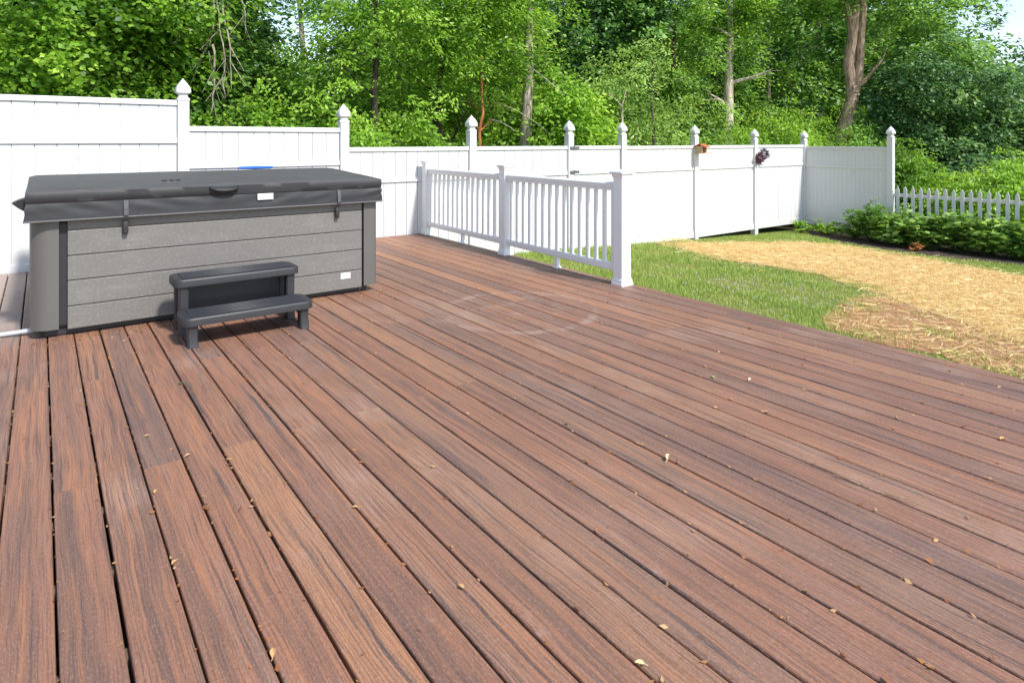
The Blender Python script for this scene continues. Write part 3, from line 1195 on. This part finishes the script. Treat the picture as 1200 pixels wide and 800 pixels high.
for x in (.062, .825 - .062):
    leg(x, .020, .085, .142)
    leg(x, .325, .395, .330)
    leg(x, .500, .560, .330, tilt=-.004)
    MB().box(x - .018, x + .018, .080, .505, .09, .138, .006).build('side_brace', m_step, st)
MB().box(.09, .735, .515, .532, .06, .325, .006).build('back_panel', m_step, st)

# ================================================================== BIRDHOUSE and PLANT ON THE POSTS
m_wood = simple('raw_cedar', (.46, .33, .20), .75, .2, 0, .25, 14, .3, 60)
m_roof = simple('orange_red_roof', (.40, .125, .05), .6, .3, 0, .3, 16)
bh = thing('birdhouse', 'small wooden bird feeder with an orange red roof mounted on a fence post', 'birdhouse', (10.45, FY - PW / 2 - .0005, 1.06))
bh.scale = (.86, .86, .86)
for s in (-1, 1):
    r_ = MB()
    r_.box(-.105, .105, 0, .17, -.008, .008, .003, mat=Matrix.Translation((0, -.13, .205)) @ Matrix.Rotation(s * .42, 4, 'X') @ Matrix.Translation((0, -.17 if s > 0 else 0, 0)))
    r_.build('roof_panel', m_roof, bh)
MB().box(-.11, .135, -.29, .0, -.012, .008, .003).build('tray', m_wood, bh)
MB().box(-.085, -.068, -.21, -.03, .008, .155, .002).build('side_wall', m_wood, bh)
MB().box(.060, .077, -.21, -.03, .008, .155, .002).build('side_wall', m_wood, bh)
MB().box(-.066, .058, -.024, -.008, .008, .165, .002).build('back_wall', m_wood, bh)
MB().tube([(.09, -.24, .0), (.20, -.27, -.002)], .010, 8).build('perch', m_wood, bh, True)

hg = thing('hanging_plant', 'dark purple leafy wall planter fixed to a fence post', 'plant', (12.53, FY - PW / 2 - .002, .95))
hg.scale = (.85, .85, .85)
rng = np.random.default_rng(77)
for nm, c, rr_, cnt, cols in (('foliage', (-.02, -.09, -.03), .125, 120, ((.03, .012, .02), (.12, .035, .06), (.20, .08, .11))),
                              ('foliage', (.19, -.09, .07), .15, 130, ((.025, .018, .03), (.09, .06, .10), (.22, .20, .25)))):
    d = rng.normal(size=(cnt, 3)); d /= np.linalg.norm(d, axis=1, keepdims=True)
    P = np.array(c) + d * (rr_ * (.25 + .6 * rng.random(cnt)))[:, None] * np.array([.9, .55, 1.1])
    ln = .075 * (.6 + .7 * rng.random(cnt))
    q = leaf_quads(P, d + rng.normal(size=(cnt, 3)) * .4, rng.normal(size=(cnt, 3)) + np.array([0, -1, .5]), ln, ln * .55)
    np_mesh(nm, q, 4, mat_leaf('purple_leaf', *cols, .15), hg, rng.random(cnt))
MB().box(-.07, .02, -.09, -.001, -.14, -.05, .012).build('pot', simple('dark_pot', (.06, .045, .045), .6), hg, True)

# ================================================================== SHRUB BED
def shrub(px, Z, hgt, rad, label, seed, mat='leaf_gloss', name='garden_shrub', leaf=.15, asp=.45, n=30, per=22, group='shrubs along the picket fence'):
    x, y = at(px, Z)
    z = ground_z(x) + .03
    t = thing(name, label, 'shrub', (x, y, z), 0, group)
    if name == 'garden_shrub':
        hgt, rad, n = hgt * 1.14, rad * 1.15, int(n * 2.1)
    rg = random.Random(seed)
    mb = MB()
    tips = []
    for i in range(n):
        a = rg.random() * 6.28
        r_ = rad * math.sqrt(rg.random())
        tip = Vector((math.cos(a) * r_, math.sin(a) * r_, hgt * rg.uniform(.22, 1.0) * (1 - .35 * (r_ / rad) ** 2)))
        mid = Vector((tip.x * .45, tip.y * .45, tip.z * .6))
        mb.tube([(tip.x * .1, tip.y * .1, -.02), mid, tip], [.007, .005, .003], 5)
        tips.append((mid, tip))
    mb.build('stems', simple('green_stem', (.07, .10, .03), .7), t, True)
    rng = np.random.default_rng(seed)
    P, Dv = [], []
    for mid, tip in tips:
        for j in range(per):
            f = rng.random() ** .7 * 1.25 - .25
            p = mid.lerp(tip, f)
            a = rng.random() * 6.28
            P.append(p)
            Dv.append((math.cos(a) + tip.x * .8, math.sin(a) + tip.y * .8, rng.uniform(-.25, .55)))
    P = np.array([tuple(p) for p in P])
    Dv = np.array(Dv)
    nr = np.array([[0, 0, 1.0]]) + rng.normal(size=P.shape) * .4
    ln = leaf * (.6 + .7 * rng.random(len(P)))
    q = leaf_quads(P, Dv, nr, ln, ln * asp, .22)
    np_mesh('leaves', q, 4, M[mat], t, np.clip(.5 + rng.normal(size=len(P)) * .25, 0, 1))
    return t


shrub(1022, 13.2, .78, .46, 'tall dark glossy shrub covering the foot of the last fence panel', 301, 'leaf_mid', leaf=.11, n=46)
shrub(1060, 12.55, .66, .48, 'leafy green shrub in front of the first pickets beside the tall post', 302, n=44)
shrub(1092, 12.2, .62, .42, 'shrub with one yellowing leaf near the middle of the bed', 303, n=40)
shrub(1125, 12.0, .70, .46, 'broad leaved shrub rising through the pickets in mid bed', 304, n=42)
shrub(1158, 11.6, .68, .42, 'pale green bushy shrub right of the broad leaved one', 305, 'leaf_pale', n=42)
shrub(1193, 11.2, .62, .42, 'low glossy shrub at the right end of the bed by the photo edge', 306, n=44)
shrub(1235, 10.9, .66, .45, 'bushy shrub beyond the right end of the visible bed', 307, n=40)
shrub(968, 14.2, .34, .42, 'low weedy plant sprawling under the corner of the white fence', 308, 'leaf_vivid', 'weed', .09, .5, 26, 14, 'weeds at the fence foot')
shrub(938, 14.4, .36, .26, 'small bright weed growing at the foot of a fence post', 309, 'leaf_vivid', 'weed', .09, .5, 16, 12, 'weeds at the fence foot')
shrub(1003, 13.6, .36, .34, 'ground hugging green weed beside the tall dark shrub', 310, 'leaf_mid', 'weed', .09, .5, 22, 14, 'weeds at the fence foot')
# russet plant
shrub(1075, 11.85, .15, .11, 'little russet red plant at the front of the mulch bed', 311, 'leaf_vivid', 'russet_plant', .07, .6, 10, 8, 'small plants in the mulch')
bpy.context.view_layer.update()
for o in [o for o in bpy.data.objects if o.name.startswith('russet_plant')]:
    for ch in o.children:
        if ch.name.startswith('leaves'):
            ch.data.materials[0] = mat_leaf('russet_leaf', (.20, .05, .02), (.36, .11, .03), (.48, .24, .08), .2)

# ================================================================== WOODS
V, Y_, MD, DP, BL, PL = 'leaf_vivid', 'leaf_yellow', 'leaf_mid', 'leaf_deep', 'leaf_blue', 'leaf_pale'
GW = 'trees at the edge of the woods'
# left block of bright broad leaves
tree('broadleaf_tree', 'bright green broad leaved tree filling the top left corner', 'tree', 20, 8.8, [(-.2, 2.2, 1.3, 2.4), (.1, 4.0, 1.5, 2.0), (0, 1.0, 1.2, 1.2)], V, 'bark_dark', 1,
     group=GW, sprays=520, per=46, leaf=.10, aspect=.72, gap=.3)
tree('broadleaf_tree', 'bright green leafy tree above the middle of the tall left fence panel', 'tree', 115, 9.3, [(0, 2.2, 1.3, 2.3), (.2, 4.2, 1.4, 1.8), (0, 1.0, 1.2, 1.2)], V, 'bark_dark', 2,
     group=GW, sprays=520, per=46, leaf=.10, aspect=.72, gap=.3)
tree('broadleaf_tree', 'lighter leafy tree just left of the tallest gothic fence post', 'tree', 195, 9.9, [(0, 2.4, 1.15, 2.1), (0, 4.3, 1.3, 1.8), (.1, 1.0, 1.2, 1.2)], V, 'bark_dark', 3,
     group=GW, sprays=360, per=44, leaf=.105, aspect=.7, gap=.2)
# vine clad tree with hanging dead branches
vt_ = tree('vine_clad_tree', 'dark vine covered tree with bare dead branches hanging down', 'tree', 268, 10.6, [(-.2, 4.2, 1.05, 2.0), (0, 2.4, .75, 1.6), (-.5, 1.1, .9, .9), (.5, 1.3, .9, 1.0)], DP, 'bark_brown', 4,
           r0=.16, group=GW, sprays=420, per=44, leaf=.11, aspect=.75, gap=.1)
rg = random.Random(5)
for (a, b, c, r_) in (((255, -30), (268, 40), (272, 105), .02), ((252, -20), (256, 45), (222, 97), .02), ((250, -25), (262, 60), (265, 115), .014), ((232, -5), (228, 15), (222, 40), .012),
                      ((256, 30), (266, 75), (262, 110), .012), ((285, 0), (286, 18), (283, 30), .01), ((250, 52), (254, 90), (248, 135), .02), ((245, 60), (248, 88), (252, 96), .008)):
    zz = 9.35
    pts = []
    for (px, py) in (a, b, c):
        x, y = at(px, zz)
        pts.append(Vector((x, y, hz(py, zz))))
    ctl = []
    for i in range(9):
        f = i / 8
        p = pts[0] * (1 - f) ** 2 + pts[1] * 2 * f * (1 - f) + pts[2] * f ** 2
        ctl.append(p - vt_.location + Vector((rg.uniform(-.02, .02), rg.uniform(-.05, .05), 0)))
    m_ = MB().tube(ctl, [r_ * (1 - .75 * i / 8) for i in range(9)], 6)
    for i in (3, 5, 6):
        d = Vector((rg.uniform(-.3, .3), rg.uniform(-.2, .2), -.35))
        m_.tube([ctl[i], ctl[i] + d * .5, ctl[i] + d], [r_ * .4, r_ * .3, .003], 5)
    m_.build('dead_branch', M['deadwood'], vt_, True)
tree('leafy_shrub', 'low bright leafy bush between the two stepped gothic posts', 'shrub', 300, 9.7, [(0, 1.0, .9, 1.2), (.4, 1.3, .7, 1.0)], V, 'bark_dark', 6, r0=.03, group='undergrowth behind the fence',
     sprays=200, per=40, leaf=.09, aspect=.7)
tree('round_topped_tree', 'round topped bright tree below the small patch of blue sky', 'tree', 372, 11.2, [(0, 1.9, 1.15, 1.75), (.4, 1.2, 1.0, 1.2), (-.5, 1.2, .9, 1.2)], V, 'bark_dark', 7,
     group=GW, sprays=380, per=44, leaf=.095, aspect=.62, gap=.2)
tree('leafy_tree', 'bushy tree filling the space under the small patch of sky', 'tree', 322, 13.0, [(0, 2.0, 1.0, 1.75), (.5, 1.6, .9, 1.4), (-.5, 1.8, .9, 1.5)], MD, 'bark_dark', 40, group=GW, sprays=520,
     per=44, leaf=.11, aspect=.6)
tree('slender_tree', 'slim dark leaning trunk against the small patch of sky', 'tree', 372, 17.5, [(-.2, 6.0, .8, .8)], DP, 'bark_grey', 8, r0=.13, height=7.5, lean=(-.5, .4), group=GW, sprays=40, per=40,
     start=.8, nl=4)
tree('feathery_tree', 'yellow green tree with layered drooping sprays right of the second gothic post', 'tree', 440, 10.4, [(0, 2.5, 1.2, 1.9), (.2, 4.4, 1.4, 1.5), (0, 1.3, 1.3, 1.1)], Y_, 'bark_dark', 9,
     group=GW, sprays=460, per=44, leaf=.10, aspect=.42, droop=.75, flat=.12, gap=.22)
tree('feathery_tree', 'tall bright tree with long narrow leaves behind the railing\'s far post', 'tree', 515, 11.4, [(0, 2.7, 1.2, 1.8), (0, 4.6, 1.4, 1.6), (.1, 1.3, 1.2, 1.2)], Y_, 'bark_dark', 10,
     group=GW, sprays=440, per=44, leaf=.10, aspect=.45, droop=.7, flat=.13, gap=.15)
tree('dead_stump_tree', 'reddish bare dead trunk standing among the leaves', 'tree', 564, 11.0, [(0, 3.6, .9, 1.0), (.2, 1.1, .7, .9, -.4)], V, 'bark_red', 11, r0=.05, height=3.3, group=GW, sprays=120, per=44, leaf=.10,
     aspect=.5, start=.6, nl=5)
tg = tree('pole_tree', 'tall straight grey barked trunk rising between the central gothic posts', 'tree', 615, 11.8, [(.1, 5.4, 1.4, 1.2), (.9, 1.2, .7, .9)], V, 'bark_grey', 12, r0=.135, height=7.5, lean=(.15, -.05),
          group=GW, sprays=210, per=44, leaf=.10, aspect=.55, start=.55, nl=6)
for (a, b, c, r_) in (((613, 48), (600, 43), (584, 42), .022), ((620, 78), (640, 92), (662, 112), .014), ((572, 119), (610, 125), (645, 158), .014), ((573, 140), (590, 142), (604, 154), .018)):
    pts = []
    for i, (px, py) in enumerate((a, b, c)):
        x, y = at(px, 11.45)
        pts.append(Vector((x, y, hz(py, 11.45))) - tg.location)
    MB().tube([pts[0] * (1 - f) ** 2 + pts[1] * 2 * f * (1 - f) + pts[2] * f ** 2 for f in (0, .2, .4, .6, .8, 1)], [r_, r_ * .9, r_ * .8, r_ * .65, r_ * .5, r_ * .3], 6).build(
        'dead_branch', M['deadwood'], tg, True)
tree('leafy_tree', 'mid green tree behind the grey trunk above the white gate', 'tree', 575, 13.2, [(0, 2.6, 1.4, 2.0), (0, 4.8, 1.5, 1.6), (-.1, 1.1, 1.3, 1.2)], V, 'bark_dark', 13, group=GW, sprays=420, per=44, leaf=.105, aspect=.55, gap=.15)
tree('leafy_shrub', 'mid green bush in front of the dark hollow above the gate', 'shrub', 668, 12.4, [(0, 1.5, 1.1, 1.3), (-.2, 2.3, .8, .9)], V, 'bark_dark', 14, r0=.04, group='undergrowth behind the fence', sprays=260, per=44,
     leaf=.11, aspect=.6)
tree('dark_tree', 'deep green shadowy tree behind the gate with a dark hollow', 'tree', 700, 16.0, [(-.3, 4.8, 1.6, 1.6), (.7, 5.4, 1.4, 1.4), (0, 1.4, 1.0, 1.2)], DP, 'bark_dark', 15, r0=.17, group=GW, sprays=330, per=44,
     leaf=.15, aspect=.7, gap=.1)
tree('pale_green_tree', 'light green soft leaved tree standing right of the dark hollow', 'tree', 765, 12.9, [(0, 2.1, 1.25, 1.7), (.4, 3.2, 1.0, 1.1), (-.5, 2.4, .8, 1.0), (.2, 1.1, 1.3, 1.1)], PL, 'bark_dark', 16, r0=.05, nl=4,
     group=GW, sprays=430, per=44, leaf=.095, aspect=.42, droop=.7, flat=.13, gap=.15)
tree('twin_stem_tree', 'twin pale stems showing through the leaves above the gate post', 'tree', 731, 12.2, [(.1, 3.2, .7, .7), (.1, .9, .6, .8)], PL, 'bark_pale', 17, r0=.06, height=2.9, group=GW, sprays=80, per=40, leaf=.09,
     aspect=.45, start=.8, nl=1)
tree('leafy_tree', 'tall mid green tree at the top of the picture above the birdhouse', 'tree', 790, 16.5, [(0, 4.4, 1.7, 1.5), (-.8, 5.3, 1.4, 1.2), (0, 2.4, 1.4, 1.3)], MD, 'bark_dark', 18, r0=.12, group=GW, sprays=420, per=44,
     leaf=.12, aspect=.5, gap=.15)
tree('pale_trunk_tree', 'tree with a pale mottled trunk rising above the birdhouse shrubs', 'tree', 850, 16.2, [(-.3, 5.6, 1.4, 1.0), (-1.1, 4.0, .8, .9), (.7, 5.2, .7, .8)], V, 'bark_pale', 19, r0=.20, height=6.0, lean=(.25, 0), group=GW,
     sprays=280, per=44, leaf=.12, aspect=.5, start=.55, nl=6, gap=.1)
for i, (px, Z, zt, rr_, lab) in enumerate(((800, 15.0, 2.2, 1.0, 'yellow green thicket shrub directly left of the birdhouse post'), (850, 15.8, 2.6, 1.05, 'yellow green thicket shrub right behind the birdhouse'),
                                          (905, 16.6, 3.0, 1.15, 'taller yellow green thicket shrub behind the purple planter'), (958, 17.4, 2.8, 1.1, 'yellow green thicket shrub left of the big brown trunk'))):
    tree('thicket_shrub', lab, 'shrub', px, Z, [(0, zt * .5, rr_, zt * .55), (.5, zt * .45, rr_ * .8, zt * .45), (-.5, zt * .42, rr_ * .8, zt * .42)], Y_ if i else PL, 'bark_dark', 20 + i, r0=.03,
         group='yellow green thicket behind the fence', sprays=330, per=40, sr=.34, leaf=.09, aspect=.55)
big = tree('big_trunk_tree', 'large tree with a thick leaning brown forked trunk', 'tree', 984, 17.5, [(.3, 7.0, 2.0, 1.1), (2.0, 5.9, 1.4, .9), (-1.5, 6.2, 1.2, .8), (2.6, 4.6, .9, .8)], MD, 'bark_brown', 30, trunk=False, group=GW,
           sprays=420, per=44, leaf=.14, aspect=.5, gap=.2)
mb = MB()


def at3(px, py, Z, base):
    x, y = at(px, Z)
    return Vector((x, y, hz(py, Z))) - base


bl = big.location
mb.tube([at3(980, 200, 17.5, bl), at3(987, 160, 17.5, bl), at3(993, 135, 17.5, bl), at3(999, 115, 17.5, bl), at3(998, 92, 17.5, bl), at3(994, 75, 17.5, bl), at3(998, 50, 17.5, bl), at3(1002, 25, 17.5, bl), at3(1008, -10, 17.5, bl),
         at3(1020, -60, 17.5, bl)], [.23, .19, .175, .165, .16, .155, .145, .13, .10, .07], 12)
mb.tube([at3(1001, 108, 17.45, bl), at3(1006, 90, 17.4, bl), at3(1008, 65, 17.4, bl), at3(1009, 40, 17.4, bl), at3(1012, 10, 17.4, bl), at3(1005, -30, 17.4, bl)], [.14, .12, .11, .10, .09, .06], 9)
mb.tube([at3(1000, 103, 17.4, bl), at3(1012, 97, 17.3, bl), at3(1022, 84, 17.3, bl), at3(1034, 70, 17.4, bl), at3(1040, 55, 17.6, bl)], [.09, .06, .045, .03, .012], 8)
mb.tube([at3(999, 40, 17.5, bl), at3(997, 25, 17.5, bl), at3(990, 0, 17.5, bl), at3(980, -40, 17.5, bl)], [.12, .10, .08, .05], 8)
mb.build('trunk', M['bark_brown'], big, True)
tree('leafy_shrub', 'rounded mid green bush at the foot of the big brown trunk', 'shrub', 1008, 15.6, [(.2, 1.0, 1.0, 1.3), (.7, 1.2, .8, 1.0)], MD, 'bark_dark', 31, r0=.04, group='undergrowth behind the fence', sprays=240, per=44, leaf=.10,
     aspect=.6)
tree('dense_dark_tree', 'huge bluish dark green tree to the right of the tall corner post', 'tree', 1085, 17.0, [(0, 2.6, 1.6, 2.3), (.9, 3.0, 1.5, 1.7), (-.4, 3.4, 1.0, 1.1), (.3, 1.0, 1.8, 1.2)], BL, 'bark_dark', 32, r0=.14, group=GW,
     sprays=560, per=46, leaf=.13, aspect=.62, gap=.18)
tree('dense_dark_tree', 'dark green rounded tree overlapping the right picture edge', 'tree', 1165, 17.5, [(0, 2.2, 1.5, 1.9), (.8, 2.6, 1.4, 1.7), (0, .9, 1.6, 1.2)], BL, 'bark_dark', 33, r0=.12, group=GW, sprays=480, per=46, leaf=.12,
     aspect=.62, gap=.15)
tree('leafy_tree', 'taller lighter tree under the blue sky at the right edge', 'tree', 1190, 23.0, [(0, 2.9, 2.0, 1.8), (1.6, 3.4, 1.8, 1.9), (-1.4, 2.4, 1.4, 1.5)], MD, 'bark_dark', 34, r0=.14, group=GW, sprays=420, per=46, leaf=.15, aspect=.5,
     gap=.15)
tree('leafy_tree', 'grey green tree beyond the right picture edge', 'tree', 1290, 18.0, [(0, 2.4, 2.0, 2.3), (0, 4.4, 1.5, 1.5)], BL, 'bark_dark', 35, r0=.14, group=GW, sprays=360, per=46, leaf=.14, aspect=.55)
tree('sapling', 'bright green sapling right behind the tall corner fence post', 'tree', 1063, 14.9, [(0, 1.5, .42, .8), (.25, 1.1, .45, .7), (-.1, .7, .5, .6)], V, 'bark_grey', 36, r0=.025, group=GW, sprays=120, per=36, sr=.28, leaf=.10, aspect=.45,
     droop=.8, flat=.12)
tree('sumac_shrub', 'bright yellow green bush with long leaflets behind the pickets at right', 'shrub', 1165, 13.3, [(0, 1.0, .8, .8), (.5, 1.2, .7, .7), (-.5, .8, .7, .6)], Y_, 'bark_grey', 37, r0=.03, group='undergrowth behind the fence',
     sprays=190, per=40, sr=.42, leaf=.12, aspect=.36, droop=.7, flat=.1)
tree('sumac_shrub', 'low bright bush just behind the first pickets from the corner', 'shrub', 1105, 14.6, [(0, .7, .8, .7), (-.6, .6, .6, .6)], Y_, 'bark_grey', 38, r0=.025, group='undergrowth behind the fence', sprays=120, per=40, sr=.36,
     leaf=.11, aspect=.4, droop=.7, flat=.12)
# second row and backdrop trees: dense woods behind
back = [(-70, 12.5), (40, 13.5), (150, 14.0), (222, 14.5), (470, 15.0), (540, 16.5), (640, 19.5), (740, 20.5), (830, 22.5), (900, 23.5), (960, 25.0), (1030, 24.0), (1075, 25.0)]
for i, (px, Z) in enumerate(back):
    s = Z / 15
    hi = 5.6 if px < 1050 else 4.6
    if px == 235: hi = 5.2
    tree('background_tree', 'tall tree in the shaded second row of the woods', 'tree', px, Z, [(0, 2.6 * s, 1.5 * s, 2.2 * s), (.3, hi * s * .85, 1.5 * s, 1.7 * s), (-.4, 1.2 * s, 1.5 * s, 1.3 * s)], MD if i % 3 else DP, 'bark_grey', 50 + i,
         r0=.12, group='second row of the woods', sprays=300, per=44, sr=.5 * s, leaf=.14 * s, aspect=.55, gap=.1)
far = [(335, 21), (-120, 22), (30, 23), (150, 24), (215, 27), (460, 26), (510, 25), (600, 28), (690, 28), (780, 30), (870, 31), (950, 33), (1040, 34), (1120, 36), (1290, 30)]
for i, (px, Z) in enumerate(far):
    s = Z / 25
    hi = 4.6 if px < 1000 else 3.6
    if px == 1120: hi = 1.5
    if px == 1290: hi = 2.2
    if px == 335: hi = .6
    tree('distant_tree', 'distant tree deep in the woods seen between nearer crowns', 'tree', px, Z, [(0, 2.6 * s, 2.3 * s, 2.8 * s), (.5, hi * 1.1 * s, 2.4 * s, 2.2 * s)], DP if i % 2 else MD, 'bark_dark', 80 + i, r0=.15,
         group='distant row of the woods', sprays=300, per=40, sr=.85 * s, leaf=.24 * s, aspect=.6)

# ================================================================== LITTER ON THE DECK
rng = np.random.default_rng(5)
n = 2400
lx_ = -.6 + rng.random(n) * 4.9
ly_ = .3 + rng.random(n) * 7.4
in_gap = rng.random(n) < .90
lx_ = np.where(in_gap, G0 + PITCH * np.round((lx_ - G0) / PITCH) + rng.normal(size=n) * .004, lx_)
m_ = 520
lx_ = np.concatenate([lx_, TX0 + rng.random(m_) * (W_ + .1)])
ly_ = np.concatenate([ly_, TY0 - .005 - np.abs(rng.normal(size=m_)) * .10])
tubk = (lx_ > TX0 - .0) & (lx_ < TX1) & (ly_ > TY0)
lx_, ly_ = lx_[~tubk], ly_[~tubk]
n = len(lx_)
a = np.where(rng.random(n) < .5, 1.57 + rng.normal(size=n) * .5, rng.random(n) * 6.28)
ln = .009 + .018 * rng.random(n) ** 2
d = np.stack([np.cos(a), np.sin(a), rng.normal(size=n) * .25], 1)
q = leaf_quads(np.stack([lx_, ly_, np.full(n, .004) + rng.random(n) * .004], 1), d, np.array([[0, 0, 1.0]]) + rng.normal(size=(n, 3)) * .5, ln, ln * (.35 + .3 * rng.random(n)), .3)
lt = np_mesh('leaf_litter', q, 4, mat_blade('dry_litter', (.26, .095, .03), (.44, .20, .075), (.58, .38, .19)), None, rng.random(n))
tag(lt, 'tiny dry seeds and leaf crumbs caught between the deck boards', 'litter', kind='stuff')


def curled_leaf(px, py, ln, ang, label, col, group=None, name='fallen_leaf', curl=.5):
    Z = F * H / (py - CY)
    x, y = at(px, Z)
    mb = MB()
    rows = []
    nL, nW = 8, 4
    rg = random.Random(int(px * 7 + py))
    for i in range(nL + 1):
        f = i / nL
        wv = ln * .30 * math.sin(math.pi * min(1, f * .92 + .06)) ** .8
        row = []
        for j in range(nW + 1):
            g = j / nW * 2 - 1
            row.append((f * ln - ln / 2, g * wv * (1 - .25 * abs(g) * curl), .003 + ln * (curl * .30 * g * g + .12 * math.sin(f * 3.1) + .02 * rg.uniform(-1, 1))))
        rows.append(row)
    mb.rings(rows, cap=False, closed_ring=False)
    mb.tube([(-ln / 2, 0, .006), (-ln * .62, .01 * ln, .004), (-ln * .78, .06 * ln, .004)], .0008 + ln * .008, 5)
    o = mb.build(name, simple('dry_leaf', col, .7, .3, 0, .3, 60), None, True)
    o.location = (x, y, .002)
    o.rotation_euler = (0, 0, ang)
    tag(o, label, 'leaf', group)


GL = 'fallen leaves on the deck'
curled_leaf(320, 768, 0.030, 1.2, 'curled tan leaf with a stalk low at the left of the deck', (.52, .32, .14), GL)
curled_leaf(750, 780, 0.025, 2.3, 'broad pale leaf near the bottom centre of the deck', (.60, .46, .24), GL)
curled_leaf(783, 539, 0.041, .4, 'shrivelled straw coloured leaf in the middle of the deck', (.58, .44, .26), GL, curl=1.0)
curled_leaf(836, 443, 0.033, .9, 'pale green fresh leaf on the right of the deck', (.38, .42, .14), GL)
curled_leaf(879, 446, 0.030, .2, 'whitish dry leaf right of the pale green leaf', (.62, .56, .42), GL)
curled_leaf(212, 451, 0.030, 2.6, 'small dark green leaf in front of the steps', (.05, .10, .03), GL)
curled_leaf(1175, 516, 0.035, 2.9, 'orange brown leaf near the right edge of the deck', (.50, .27, .12), GL)
for px, py in ((500, 350), (602, 383), (595, 374), (700, 377), (455, 434), (630, 345), (1160, 563), (942, 458), (172, 512), (182, 578), (204, 661), (220, 535), (541, 690), (898, 484), (416, 596), (1135, 608)):
    curled_leaf(px, py, random.uniform(.016, .026), random.random() * 6.28, 'small dry brown leaf scrap lying loose on the deck', (.52, .30, .14), 'small dry leaf scraps on the deck', 'leaf_scrap')

tw = MB()
a, b = Vector((*at(978, F * H / (558 - CY)), .006)), Vector((*at(1078, F * H / (594 - CY)), .006))
pts = [a.lerp(b, f) + Vector((random.uniform(-.006, .006), .025 * math.sin(f * 3.14), .004 * math.sin(f * 9))) for f in [i / 9 for i in range(10)]]
tw.tube(pts, [.0028 - .0018 * i / 9 for i in range(10)], 6)
tw.tube([pts[6], pts[6].lerp(pts[8], .8) + Vector((.02, -.02, 0))], [.0014, .0008], 5)
o = tw.build('twig', M['bark_brown'], None, True)
tag(o, 'thin forked brown twig lying across the right half of the deck', 'twig')
